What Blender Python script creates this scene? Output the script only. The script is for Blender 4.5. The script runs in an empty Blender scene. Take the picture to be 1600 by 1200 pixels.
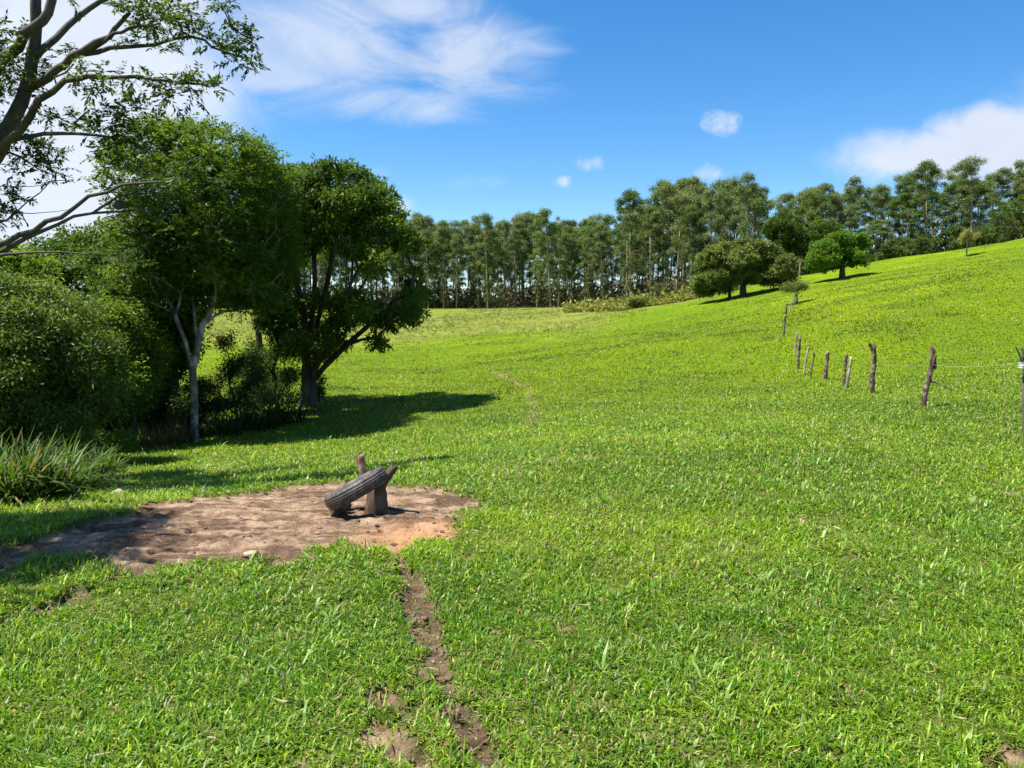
import bpy, math, random
import numpy as np
from mathutils import Vector

# ------------------------------------------------------------------ camera, world, sun
C = bpy.context.scene.collection
scene = bpy.context.scene
CAMZ, FPX, HORIZ = 1.6, 1200.0, 500.0            # photo is 1600 x 1200 px
PITCH = math.atan((600 - HORIZ) / FPX)
cam_d = bpy.data.cameras.new("camera"); cam = bpy.data.objects.new("camera", cam_d); C.objects.link(cam)
cam.location = (0, 0, CAMZ); cam.rotation_euler = (math.pi/2 - PITCH, 0, 0)
cam_d.sensor_width = 36; cam_d.lens = 36 * FPX / 1600; cam_d.clip_start = 0.05; cam_d.clip_end = 5000
scene.camera = cam

SUN_EL, SUN_H = math.radians(65), (-0.97, -0.12)     # direction towards the sun
sd = bpy.data.lights.new("sun", 'SUN'); sd.energy = 4.8; sd.angle = math.radians(0.53); sd.color = (1, .955, .88)
sun = bpy.data.objects.new("sun", sd); C.objects.link(sun); sun.location = (-30, 10, 40)
tosun = Vector((SUN_H[0], SUN_H[1], 0)).normalized() * math.cos(SUN_EL) + Vector((0, 0, math.sin(SUN_EL)))
sun.rotation_euler = tosun.to_track_quat('Z', 'Y').to_euler()

scene.view_settings.view_transform = 'Standard'; scene.view_settings.look = 'None'
scene.view_settings.gamma = 1; scene.view_settings.exposure = 1.32
scene.view_settings.use_curve_mapping = False
scene.render.engine = 'CYCLES'
cy = scene.cycles
cy.max_bounces = 8; cy.diffuse_bounces = 5; cy.glossy_bounces = 2; cy.transmission_bounces = 5
cy.sample_clamp_indirect = 4; cy.use_denoising = True; cy.use_adaptive_sampling = True; cy.adaptive_threshold = 0.02

_CP, _SP = math.cos(PITCH), math.sin(PITCH)
def ray(u, v):
    cx, cyy = (u - 800) / FPX, (600 - v) / FPX
    return np.array([cx, _CP + cyy * _SP, cyy * _CP - _SP])
def at(u, v, Y):
    d = ray(u, v); return np.array([0, 0, CAMZ]) + d * (Y / d[1])

class NT:                                            # small node helper
    def __init__(s, tree): s.t = tree; tree.nodes.clear()
    def n(s, typ, ins=None, **kw):
        nd = s.t.nodes.new(typ)
        for k, v in kw.items(): setattr(nd, k, v)
        for k, v in (ins or {}).items():
            if hasattr(v, 'links') or isinstance(v, bpy.types.NodeSocket): s.t.links.new(v, nd.inputs[k])
            else: nd.inputs[k].default_value = v
        return nd
    def math(s, op, a, b=0.0, c=0.0, clamp=False):
        nd = s.n('ShaderNodeMath', {0: a, 1: b, 2: c}, operation=op); nd.use_clamp = clamp; return nd.outputs[0]
    def mix(s, f, a, b, blend='MIX'):
        nd = s.t.nodes.new('ShaderNodeMix'); nd.data_type = 'RGBA'; nd.blend_type = blend; nd.clamp_factor = True
        for i, v in ((0, f), (6, a), (7, b)):
            if isinstance(v, bpy.types.NodeSocket): s.t.links.new(v, nd.inputs[i])
            else: nd.inputs[i].default_value = v if i == 0 or len(v) == 4 else (*v, 1)
        return nd.outputs[2]
    def mr(s, v, a, b, c=0.0, d=1.0, smooth=True):
        nd = s.n('ShaderNodeMapRange', {0: v, 1: a, 2: b, 3: c, 4: d}); nd.interpolation_type = 'SMOOTHSTEP' if smooth else 'LINEAR'; return nd.outputs[0]

world = bpy.data.worlds.new("World"); scene.world = world; world.use_nodes = True
W = NT(world.node_tree)
sky = W.n('ShaderNodeTexSky', sky_type='NISHITA', sun_disc=False, sun_elevation=SUN_EL,
          sun_rotation=math.atan2(SUN_H[0], SUN_H[1]), altitude=800, air_density=1.0, dust_density=0.3, ozone_density=2.2)
hs = W.n('ShaderNodeHueSaturation', {'Saturation': 1.36, 'Value': 1.0, 'Color': sky.outputs[0]})
tc = W.n('ShaderNodeTexCoord'); sep = W.n('ShaderNodeSeparateXYZ', {0: tc.outputs['Generated']})
dy = W.math('MAXIMUM', sep.outputs[1], 0.12)
pxn = W.math('DIVIDE', sep.outputs[0], dy); pzn = W.math('DIVIDE', sep.outputs[2], dy)
P = W.n('ShaderNodeCombineXYZ', {0: pxn, 1: pzn}).outputs[0]      # the sky above the far wood, as seen from the pasture
nz0 = W.n('ShaderNodeTexNoise', {'Vector': P, 'Scale': 3.2, 'Detail': 7.0, 'Roughness': .62, 'Distortion': .5}).outputs[0]
mp = W.n('ShaderNodeMapping', {'Vector': P, 'Rotation': (0, 0, -.45), 'Scale': (1.0, 2.6, 1)})
nz1 = W.n('ShaderNodeTexNoise', {'Vector': mp.outputs[0], 'Scale': 5.0, 'Detail': 8.0, 'Roughness': .6, 'Distortion': 1.1}).outputs[0]
nz2 = W.n('ShaderNodeTexNoise', {'Vector': P, 'Scale': 20.0, 'Detail': 8.0, 'Roughness': .62, 'Distortion': .25}).outputs[0]
def blob(u, v, ru, rv, rot, st):
    d = ray(u, v); c = (d[0] / d[1], d[2] / d[1])
    sub = W.n('ShaderNodeVectorMath', {0: P, 1: (c[0], c[1], 0)}, operation='SUBTRACT').outputs[0]
    m = W.n('ShaderNodeMapping', {'Vector': sub, 'Rotation': (0, 0, math.radians(rot)), 'Scale': (FPX/ru, FPX/rv, 1)}).outputs[0]
    ln = W.n('ShaderNodeVectorMath', {0: m}, operation='LENGTH').outputs['Value']
    return W.mr(ln, 0.0, 1.6, st, 0.0)
def bsum(lst):
    o = None
    for b in lst:
        x = blob(*b); o = x if o is None else W.math('MAXIMUM', o, x)
    return o
bank = bsum([(-60, 300, 560, 230, 22, 1.0), (60, 130, 420, 220, 0, 1.0), (170, 0, 330, 150, 0, .95), (-500, 150, 600, 400, 0, 1.0)])
wisp = bsum([(500, 60, 280, 150, 20, .95), (740, 85, 190, 75, -14, .98), (600, 160, 170, 50, 0, .8), (620, 15, 200, 60, 0, .8), (735, 285, 85, 30, 5, .58), (590, 270, 50, 20, -60, .5)])
puff = bsum([(930, 256, 36, 22, -35, .95), (1120, 195, 42, 26, 0, .95), (1120, 272, 40, 24, 0, .95), (880, 283, 22, 12, 0, .85), (636, 320, 34, 24, 0, .9),
             (636, 320, 34, 24, 0, .9)])
rcl = bsum([(1560, 245, 330, 62, 14, 1.0), (1560, 205, 150, 58, 0, 1.0), (1760, 230, 300, 150, 0, 1.0), (1430, 250, 150, 38, 20, .95)])
def cloudmask(field, nz, lo, hi, amp): return W.mr(W.math('MULTIPLY_ADD', W.math('SUBTRACT', nz, .5), amp, field), lo, hi)
m1 = W.math('MULTIPLY', cloudmask(bank, nz0, .42, .90, .95), .93)
m2 = W.math('MULTIPLY', cloudmask(wisp, nz1, .32, 1.10, 1.35), .76)
m3 = W.math('MULTIPLY', cloudmask(puff, nz2, .45, 1.25, 2.1), .88)
nz3 = W.n('ShaderNodeTexNoise', {'Vector': P, 'Scale': 8.0, 'Detail': 9.0, 'Roughness': .6, 'Distortion': .3}).outputs[0]
m4 = W.math('MULTIPLY', cloudmask(rcl, nz3, .38, .85, .95), .92)
allm = W.math('MAXIMUM', W.math('MAXIMUM', m1, m4), W.math('MAXIMUM', m2, m3))
front = W.mr(sep.outputs[1], .10, .3)
nzb = W.n('ShaderNodeTexNoise', {'Vector': tc.outputs['Generated'], 'Scale': 2.6, 'Detail': 6.0}).outputs[0]
backm = W.math('MULTIPLY', W.mr(nzb, .5, .72), .8)
cm = W.math('ADD', W.math('MULTIPLY', allm, front), W.math('MULTIPLY', backm, W.math('SUBTRACT', 1.0, front)))
shade = W.mr(nz0, .3, .7, .90, 1.06)
ccol = W.n('ShaderNodeVectorMath', {0: (4.25, 4.6, 5.25), 3: shade}, operation='SCALE').outputs[0]
skycol = W.mix(cm, hs.outputs[0], ccol)
bg = W.n('ShaderNodeBackground', {'Color': skycol, 'Strength': 0.078})
W.n('ShaderNodeOutputWorld', {0: bg.outputs[0]})

# ------------------------------------------------------------------ numpy helpers
rng = np.random.default_rng(7); random.seed(7)
_perm = np.random.default_rng(3).random((256, 256))
def vnoise(x, y):
    xi, yi = np.floor(x).astype(int), np.floor(y).astype(int); fx, fy = x - xi, y - yi
    fx = fx*fx*(3-2*fx); fy = fy*fy*(3-2*fy)
    g = lambda a, b: _perm[a & 255, b & 255]
    return (g(xi, yi)*(1-fx)+g(xi+1, yi)*fx)*(1-fy) + (g(xi, yi+1)*(1-fx)+g(xi+1, yi+1)*fx)*fy
def fbm(x, y, sc, octv=4, seed=0.0):
    x = np.asarray(x, float)*sc + seed*17.3; y = np.asarray(y, float)*sc + seed*5.1; o = 0; a = .5; t = 0
    for i in range(octv):
        o = o + a*vnoise(x, y); t += a; a *= .5; x = x*2.03+11.7; y = y*2.03+3.1
    return o/t
def sstep(a, b, x):
    t = np.clip((x-a)/(b-a), 0, 1); return t*t*(3-2*t)
def norm(a): return a/np.maximum(np.linalg.norm(a, axis=-1, keepdims=True), 1e-9)

def mesh_np(name, V, faces, mat=None, smooth=True, attrs=None, color=None):
    me = bpy.data.meshes.new(name); V = np.asarray(V, np.float32)
    me.vertices.add(len(V)); me.vertices.foreach_set('co', V.ravel())
    loops = np.concatenate([f.ravel() for f in faces]).astype(np.int32)
    tot = np.concatenate([np.full(len(f), f.shape[1], np.int32) for f in faces])
    start = np.concatenate([[0], np.cumsum(tot)[:-1]]).astype(np.int32)
    me.loops.add(len(loops)); me.loops.foreach_set('vertex_index', loops)
    me.polygons.add(len(tot)); me.polygons.foreach_set('loop_start', start); me.polygons.foreach_set('loop_total', tot)
    me.polygons.foreach_set('use_smooth', np.full(len(tot), smooth, bool))
    me.update(calc_edges=True)
    for k, a in (attrs or {}).items():
        at_ = me.attributes.new(k, 'FLOAT', 'POINT'); at_.data.foreach_set('value', np.asarray(a, np.float32))
    if color is not None:
        at_ = me.attributes.new('col', 'FLOAT_COLOR', 'POINT')
        c = np.ones((len(V), 4), np.float32); c[:, :3] = color; at_.data.foreach_set('color', c.ravel())
    if mat: me.materials.append(mat)
    return me
def link(name, me, parent=None, loc=None):
    o = bpy.data.objects.new(name, me); C.objects.link(o)
    if parent: o.parent = parent
    if loc is not None: o.location = loc
    return o
def tag(o, label, cat, group=None, kind=None):
    if label: o['label'] = label
    if cat: o['category'] = cat
    if group: o['group'] = group
    if kind: o['kind'] = kind
    return o
def empty(name, loc, label, cat, group=None):
    o = bpy.data.objects.new(name, None); C.objects.link(o); o.location = loc; o.empty_display_size = .3
    return tag(o, label, cat, group)

# ------------------------------------------------------------------ terrain height
CTRL = []
for Y in (1.5, 4, 6.3):
    for u in (-900, -300, 300, 800, 1300, 1900, 2500): CTRL.append((u, Y, 0.02))
T = {9: {-400: -.6, 0: -.5, 300: -.42, 600: -.2, 900: -.03, 1200: .05, 1600: .0, 2100: .1},
 14.5: {-400: -1.3, 0: -1.2, 300: -1.1, 480: -.95, 700: -.6, 900: -.4, 1200: -.25, 1450: -.08, 1700: .15, 2100: .5},
 20: {-400: -1.7, 0: -1.6, 300: -1.55, 480: -1.4, 700: -1.15, 900: -.8, 1200: -.45, 1363: -.25, 1600: .1, 2000: .9},
 28: {-400: -2, 0: -1.9, 300: -1.8, 480: -1.55, 700: -1.45, 900: -1.1, 1100: -.8, 1290: -.6, 1450: -.1, 1600: .4, 2000: 1.5},
 38: {-400: -2, 0: -2, 300: -2, 480: -1.75, 700: -1.6, 900: -1.1, 1100: -.3, 1225: .8, 1450: 1.7, 1600: 2.4, 2000: 4},
 55: {-400: -1.8, 0: -1.8, 300: -1.8, 480: -1.6, 700: -1.2, 900: -.3, 1100: 1.0, 1240: 2.3, 1450: 4.4, 1600: 5.6, 2000: 8},
 85: {-400: -1, 0: -1, 300: -1, 480: -.9, 700: -.3, 900: .8, 1000: 2.0, 1160: 4.2, 1315: 6.2, 1510: 8.7, 1700: 10.5, 2000: 13},
 105: {-400: 0, 0: 0, 480: .2, 700: .9, 900: 1.9, 1000: 3.2, 1100: 4.6, 1200: 6.9, 1400: 9.9, 1500: 11.2, 1600: 13, 2000: 17},
 130: {-400: 1.2, 0: 1.2, 480: 1.5, 700: 2.1, 900: 3.2, 1000: 4.0, 1200: 6.5, 1400: 9.5, 1600: 12.8, 2000: 17},
 180: {-400: 4, 0: 4, 300: 4.1, 480: 4.15, 700: 4.2, 900: 4.6, 1100: 6, 1300: 8, 1600: 11.5, 2000: 15},
 260: {-400: 3, 300: 3, 900: 3.4, 1300: 6, 1700: 8, 2200: 10}, 500: {-400: 0, 800: 0, 2000: 2}, 1600: {-400: -10, 800: -10, 2000: -10}}
for Y, row in T.items():
    for u, z in row.items(): CTRL.append((u, Y, z))
CTRL = np.array(CTRL, float)
def warp(x, y):
    yy = y + 8; r = np.hypot(x, yy); ph = np.clip(np.arctan2(x, yy), -1.1, 1.1)
    return np.stack([np.log(np.maximum(r, 6.5))*1.1, ph], -1)
_cx = (CTRL[:, 0]-800)/FPX*CTRL[:, 1]
_cw = warp(_cx, CTRL[:, 1])
def _phi(d2): return np.where(d2 < 1e-12, 0, .5*d2*np.log(np.maximum(d2, 1e-12)))
_K = _phi(((_cw[:, None]-_cw[None])**2).sum(-1)) + np.eye(len(_cw))*2e-3
_Pm = np.c_[np.ones(len(_cw)), _cw]
_A = np.block([[_K, _Pm], [_Pm.T, np.zeros((3, 3))]])
_sol = np.linalg.solve(_A, np.r_[CTRL[:, 2], np.zeros(3)])
def ground(x, y):
    x = np.atleast_1d(np.asarray(x, float)); y = np.atleast_1d(np.asarray(y, float)); out = np.empty(len(x))
    for i in range(0, len(x), 40000):
        w = warp(x[i:i+40000], y[i:i+40000])
        d2 = ((w[:, None]-_cw[None])**2).sum(-1)
        out[i:i+40000] = _phi(d2)@_sol[:-3] + _sol[-3] + w@_sol[-2:]
    r = np.hypot(x, y)
    back = sstep(2, -30, y); out = out*(1-back)
    out += (fbm(x, y, .55, 3)-.5)*.07 + (fbm(x, y, .09, 3, 2)-.5)*.7*sstep(12, 60, r)
    return out
def g1(x, y): return float(ground(x, y)[0])
def hit(u, v, y0=1.5, y1=400):
    d = ray(u, v); t = np.geomspace(y0, y1, 3000)/d[1]
    p = np.array([0, 0, CAMZ]) + t[:, None]*d
    g = ground(p[:, 0], p[:, 1]); k = np.argmax(p[:, 2] <= g)
    if p[k, 2] > g[k]: k = len(t)-1
    return np.array([p[k, 0], p[k, 1], g[k]])

# ------------------------------------------------------------------ bare earth: outlines on the ground plane
def flat(u, v): p = hit(u, v); return p[:2]
PATCH = np.array([flat(*p) for p in [(-250, 885), (-100, 868), (0, 848), (60, 836), (150, 808), (230, 787), (300, 776), (400, 768), (470, 758), (530, 752),
    (620, 757), (690, 758), (740, 768), (736, 795), (712, 815), (684, 832), (645, 852), (610, 860), (560, 855), (520, 853), (480, 870), (440, 882), (400, 867),
    (330, 880), (270, 892), (215, 897), (198, 872), (150, 864), (80, 872), (20, 894), (-100, 935), (-250, 970)]])
RUTS = [([(600, 840), (618, 862), (634, 890), (648, 930), (660, 970), (676, 1010), (690, 1060), (715, 1120), (752, 1185), (800, 1290)], .050, .96),
        ([(230, 893), (180, 907), (120, 930), (60, 952), (0, 972), (-200, 1050)], .05, .9),
        ([(590, 735), (612, 712), (640, 690), (668, 668)], .05, .30),
        ([(770, 580), (800, 592), (826, 610), (836, 636), (832, 652), (822, 668)], .13, .47),
        ([(585, 1085), (610, 1092), (640, 1105)], .035, .85), ([(590, 1150), (625, 1165), (660, 1190)], .05, .9),
        ([(1560, 1195), (1600, 1190), (1660, 1200)], .05, 1.0), ([(600, 880), (612, 884)], .025, 1.0), ([(640, 1040), (662, 1046)], .03, .9),
        ([(820, 1000), (850, 1004)], .02, .6), ([(255, 1110), (285, 1112)], .02, .6), ([(1455, 1045), (1470, 1040)], .02, .6)]
RUTS = [(np.array([flat(*p) for p in pts]), w, s) for pts, w, s in RUTS]
def seg_dist(x, y, pts, closed=False):
    d = np.full(len(x), 1e9); n = len(pts)
    for i in range(n if closed else n-1):
        a, b = pts[i], pts[(i+1) % n]; ab = b-a
        t = np.clip(((x-a[0])*ab[0]+(y-a[1])*ab[1])/(ab@ab), 0, 1)
        d = np.minimum(d, np.hypot(x-a[0]-t*ab[0], y-a[1]-t*ab[1]))
    return d
def inside(x, y, pts):
    c = np.zeros(len(x), bool); n = len(pts)
    for i in range(n):
        a, b = pts[i], pts[(i+1) % n]
        cr = ((a[1] > y) != (b[1] > y)) & (x < (b[0]-a[0])*(y-a[1])/((b[1]-a[1]) if b[1] != a[1] else 1e-9)+a[0]); c ^= cr
    return c
PITS = [(flat(u, v), r, d) for u, v, r, d in [(614, 886, .030, .05), (652, 916, .022, .04), (646, 1000, .03, .05), (634, 1014, .018, .03), (656, 1030, .034, .05), (640, 1072, .04, .05), (668, 1066, .03, .04),
    (705, 1070, .03, .04), (728, 1118, .04, .05), (622, 1120, .04, .05), (655, 1172, .05, .06), (612, 1160, .03, .04), (742, 1165, .04, .04), (590, 1095, .03, .04)]]
def dirtmask(x, y):
    m = np.zeros(len(x)); near = np.hypot(x, y) < 45
    xs, ys = x[near], y[near]
    nz = fbm(xs, ys, 3.0, 4, 5)-.5; nf = fbm(xs, ys, 14, 3, 6)-.5
    sd_ = seg_dist(xs, ys, PATCH, True)*np.where(inside(xs, ys, PATCH), 1, -1)
    v = sstep(-.09, .09, sd_ + nz*.55 + nf*.34)
    for pts, w, s in RUTS:
        d = seg_dist(xs, ys, pts)
        v = np.maximum(v, s*sstep(w*.5, -w*.5, d - w + nz*w*3.4 + nf*w*3.4))
    spots = sstep(.77, .83, fbm(xs, ys, 5.0, 3, 9))*.85*sstep(14, 8, ys)
    for c, r, d in PITS: v = np.maximum(v, .95*sstep(1.25, .7, np.hypot(xs-c[0], ys-c[1])/r + nf*1.2))
    m[near] = np.maximum(v, spots); return m
def pitmask(x, y):
    v = np.zeros(len(x)); near = np.hypot(x, y) < 7
    for c, r, d in PITS: v[near] = np.maximum(v[near], np.exp(-((x[near]-c[0])**2+(y[near]-c[1])**2)/r**2*1.2*(.6+.8*fbm(x[near], y[near], 25, 2, 71)))*d)
    return v
def relief(x, y, m):                                       # hoof marks, clods and ruts of the bare earth
    near = sstep(20, 9, y)
    r = -pitmask(x, y)*1.1 -.030*m*near + m*near*((fbm(x, y, 4, 3, 11)-.5)*.045 + (fbm(x, y, 17, 4, 12)-.5)*.026 + np.minimum(0, fbm(x, y, 9, 2, 13)-.38)*.20)
    return r

# ------------------------------------------------------------------ materials
def mat_new(name):
    m = bpy.data.materials.new(name); m.use_nodes = True; return m, NT(m.node_tree)
def leaf_mat(name, transl=.35, rough=.5, spec=.35, sat=1.0, val=1.0, tcol=(1.25, 1.15, .55)):
    m, n = mat_new(name)
    a = n.n('ShaderNodeAttribute', attribute_name='col')
    col = a.outputs['Color']
    if sat != 1 or val != 1: col = n.n('ShaderNodeHueSaturation', {'Saturation': sat, 'Value': val, 'Color': col}).outputs[0]
    p = n.n('ShaderNodeBsdfPrincipled', {'Base Color': col, 'Roughness': rough, 'Specular IOR Level': spec})
    tcl = n.n('ShaderNodeVectorMath', {0: col, 1: tcol}, operation='MULTIPLY').outputs[0]
    t = n.n('ShaderNodeBsdfTranslucent', {'Color': tcl})
    mx = n.n('ShaderNodeMixShader', {0: transl, 1: p.outputs[0], 2: t.outputs[0]})
    n.n('ShaderNodeOutputMaterial', {0: mx.outputs[0]}); return m
def bark_mat(name, c1, c2, scale=6, patch=None, bump=.5, stretch=(1, 1, .25)):
    m, n = mat_new(name)
    tcn = n.n('ShaderNodeTexCoord'); mpn = n.n('ShaderNodeMapping', {'Vector': tcn.outputs['Object'], 'Scale': stretch})
    z = n.n('ShaderNodeTexNoise', {'Vector': mpn.outputs[0], 'Scale': scale, 'Detail': 6.0, 'Roughness': .7}).outputs[0]
    col = n.mix(n.mr(z, .35, .65), c1, c2)
    if patch:
        z2 = n.n('ShaderNodeTexNoise', {'Vector': tcn.outputs['Object'], 'Scale': scale*.6, 'Detail': 3.0}).outputs[0]
        col = n.mix(n.mr(z2, .5, .6), col, patch)
    b = n.n('ShaderNodeBump', {'Strength': bump, 'Distance': .02, 'Height': z})
    p = n.n('ShaderNodeBsdfPrincipled', {'Base Color': col, 'Roughness': .88, 'Specular IOR Level': .2, 'Normal': b.outputs[0]})
    n.n('ShaderNodeOutputMaterial', {0: p.outputs[0]}); return m

def ground_mat():
    m, n = mat_new('pasture')
    g = n.n('ShaderNodeNewGeometry'); pos = g.outputs['Position']
    am = n.n('ShaderNodeAttribute', attribute_name='dirt').outputs['Fac']
    far = n.n('ShaderNodeAttribute', attribute_name='far').outputs['Fac']
    weed = n.n('ShaderNodeAttribute', attribute_name='weed').outputs['Fac']
    def nz(s, d=4.0, r=.6, dist=0.0, st=None):
        v = pos if st is None else n.n('ShaderNodeMapping', {'Vector': pos, 'Scale': st}).outputs[0]
        return n.n('ShaderNodeTexNoise', {'Vector': v, 'Scale': s, 'Detail': d, 'Roughness': r, 'Distortion': dist}).outputs[0]
    big, mid, fine, vf = nz(.05, 3.0), nz(.45, 5.0, .65), nz(3.0, 6.0, .7), nz(11.0, 6.0, .75)
    gcol = n.mix(n.mr(nz(.12, 5.0, .6), .4, .6), (.095, .150, .005), n.mix(n.mr(big, .4, .62), (.120, .178, .004), (.172, .218, .005)))
    gcol = n.mix(n.mr(mid, .40, .72), gcol, (.085, .150, .006))
    gcol = n.mix(n.math('MULTIPLY', n.mr(fine, .48, .78), .75), gcol, (.075, .135, .010))
    gcol = n.mix(n.math('MULTIPLY', n.mr(vf, .52, .85), .6), gcol, (.215, .26, .022))
    gcol = n.mix(n.math('MULTIPLY', n.mr(vf, .48, .22), .85), gcol, (.040, .080, .008))
    sp = nz(.30, 2.0, .4, 0, (1, .6, 1)); gcol = n.mix(n.math('MULTIPLY', n.mr(sp, .68, .74), .5), gcol, (.07, .13, .015))
    dry = nz(.9, 5.0, .7); gcol = n.mix(n.math('MULTIPLY', n.mr(dry, .60, .80), .35), gcol, (.26, .24, .08))
    wcol = n.mix(n.mr(nz(.6, 6.0, .75), .38, .62), (.105, .145, .016), (.19, .19, .045))
    wcol = n.mix(n.math('MULTIPLY', n.mr(nz(1.4, 5.0, .7), .56, .66), .75), wcol, (.06, .09, .02))
    gcol = n.mix(weed, gcol, wcol)
    thatch = n.mix(n.mr(fine, .4, .6), (.050, .075, .010), (.11, .12, .03))
    gcol = n.mix(far, thatch, gcol)
    d1 = n.mix(n.mr(nz(4.0, 8.0, .7), .38, .62), (.17, .108, .068), (.40, .275, .180))
    d1 = n.mix(n.math('MULTIPLY', n.mr(nz(1.9, 8.0, .68, .8, (.6, 1.6, 1)), .48, .58), .85), d1, (.085, .052, .033))
    rut_fac = n.n('ShaderNodeAttribute', attribute_name='damp').outputs['Fac']
    d1 = n.mix(n.math('MULTIPLY', rut_fac, .75), d1, n.mix(n.mr(nz(9.0, 5.0, .7), .4, .6), (.060, .040, .026), (.15, .105, .07)))  # darker brown tone blended in along the ruts
    d1 = n.mix(n.math('MULTIPLY', n.mr(nz(30.0, 5.0, .7), .55, .75), .6), d1, (.46, .34, .24))
    op = flat(665, 838)
    dst = n.n('ShaderNodeVectorMath', {0: pos, 1: (op[0], op[1], 0)}, operation='DISTANCE').outputs['Value']
    d1 = n.mix(n.math('MULTIPLY', n.mr(n.math('ADD', dst, n.math('MULTIPLY', nz(3.0), .5)), 1.0, .35), .7), d1, (.52, .27, .12))
    col = n.mix(am, gcol, d1)
    hgt = n.mix(am, n.math('ADD', vf, n.math('MULTIPLY', fine, 1.5)), n.math('ADD', nz(22.0, 8.0, .75), n.math('MULTIPLY', nz(5.0, 5.0), 1.4)))
    b = n.n('ShaderNodeBump', {'Strength': .9, 'Distance': .05, 'Height': hgt})
    p = n.n('ShaderNodeBsdfPrincipled', {'Base Color': col, 'Roughness': 1.0, 'Specular IOR Level': .03, 'Normal': b.outputs[0]})
    n.n('ShaderNodeOutputMaterial', {0: p.outputs[0]}); return m

# ------------------------------------------------------------------ the ground sheet (one polar sheet, split into pasture and bare earth)
GM = ground_mat()
def weedmask(x, y):
    u = 800 + x/np.maximum(y, 1)*FPX
    left = sstep(70, 92, y + (fbm(x, y, .08, 3, 4)-.5)*40)*sstep(1000, 900, u)*sstep(178, 165, y)
    nv = sstep(92, 102, y + (fbm(x, y, .1, 3, 8)-.5)*18)*sstep(870, 930, u)*sstep(1150, 1090, u)
    return np.where(y > 20, np.maximum(left*.95, nv), 0)
def make_ground():
    ph = np.concatenate([np.linspace(-math.pi, -.70, 50)[1:], np.linspace(-.70, .70, 760), np.linspace(.70, math.pi, 50)[1:]])
    r = np.concatenate([[.4, 1.5, 3, 4.5], np.geomspace(5.5, 19, 640), np.geomspace(19, 260, 300)[1:], np.geomspace(260, 1600, 24)[1:]])
    R, PH = np.meshgrid(r, ph, indexing='ij'); cy0 = -4.0
    x, y = (R*np.sin(PH)).ravel(), (R*np.cos(PH)).ravel()+cy0
    z = ground(x, y); m = dirtmask(x, y); z += relief(x, y, m)
    z += (1-m)*(fbm(x, y, 2.2, 3, 21)-.5)*.05*sstep(3, 6, R.ravel())
    nr, npn = R.shape
    i = np.arange(nr-1)[:, None]*npn + np.arange(npn)[None, :]
    j = np.arange(nr-1)[:, None]*npn + (np.arange(npn)[None, :]+1) % npn
    F = np.stack([i, i+npn, j+npn, j], -1).reshape(-1, 4)
    capc = len(x); x = np.r_[x, 0]; y = np.r_[y, cy0]; z = np.r_[z, g1(0, cy0)]; m = np.r_[m, 0]
    k = np.arange(npn); cap = np.stack([np.full(npn, capc), k, (k+1) % npn], -1)
    V = np.stack([x, y, z], -1)
    far = sstep(9, 34, np.hypot(x, y) + (fbm(x, y, .8, 3, 3)-.5)*6)
    wd = weedmask(x, y)
    fm = m[F].mean(1) > .62
    keep = fm
    dp = np.zeros(len(x)); nr_ = np.hypot(x, y) < 9
    dp[nr_] = sstep(.30, .12, np.minimum(seg_dist(x[nr_], y[nr_], RUTS[0][0][2:]), seg_dist(x[nr_], y[nr_], RUTS[1][0])))
    def sub(Fs):
        used = np.unique(np.concatenate([f.ravel() for f in Fs])); mp_ = np.full(len(V), -1); mp_[used] = np.arange(len(used))
        return used, [mp_[f] for f in Fs]
    used, fs = sub([F[~keep], cap])
    o = link('ground', mesh_np('ground', V[used], fs, GM, attrs={'dirt': m[used], 'far': far[used], 'weed': wd[used], 'damp': dp[used]})); tag(o, 'rolling green pasture of short grass', 'pasture', kind='structure')
    used, fs = sub([F[keep]])
    o = link('dirt_patch', mesh_np('dirt_patch', V[used], fs, GM, attrs={'dirt': m[used], 'far': far[used], 'weed': wd[used], 'damp': dp[used]})); tag(o, 'bare trampled earth and cattle rut worn into the pasture', 'dirt', kind='structure')
make_ground()
def surf(x, y):
    x = np.atleast_1d(x); y = np.atleast_1d(y); m = dirtmask(x, y)
    return ground(x, y) + relief(x, y, m) + (1-m)*(fbm(x, y, 2.2, 3, 21)-.5)*.05, m

# ------------------------------------------------------------------ grass blades
def blades(P, ang, lean, h, w, bend, col):
    """P (n,3); 5-vertex ribbons"""
    n = len(P); d = np.stack([np.cos(ang), np.sin(ang), np.zeros(n)], -1); s = np.stack([-np.sin(ang), np.cos(ang), np.zeros(n)], -1)
    up = np.array([0, 0, 1.])
    mid = P + d*(np.sin(lean)*h*.5)[:, None] + up*(np.cos(lean)*h*.55)[:, None]
    l2 = lean+bend
    tip = mid + d*(np.sin(l2)*h*.5)[:, None] + up*(np.cos(l2)*h*.45)[:, None]
    V = np.empty((n, 5, 3)); ww = (w*.5)[:, None]
    V[:, 0] = P - s*ww*.8; V[:, 1] = P + s*ww*.8; V[:, 2] = mid + s*ww; V[:, 3] = mid - s*ww; V[:, 4] = tip
    b = np.arange(n)[:, None]*5
    Q = b + np.array([[0, 1, 2, 3]]); T3 = b + np.array([[3, 2, 4]])
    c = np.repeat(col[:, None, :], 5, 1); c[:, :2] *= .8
    return V.reshape(-1, 3), Q, T3, c.reshape(-1, 3)
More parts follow.
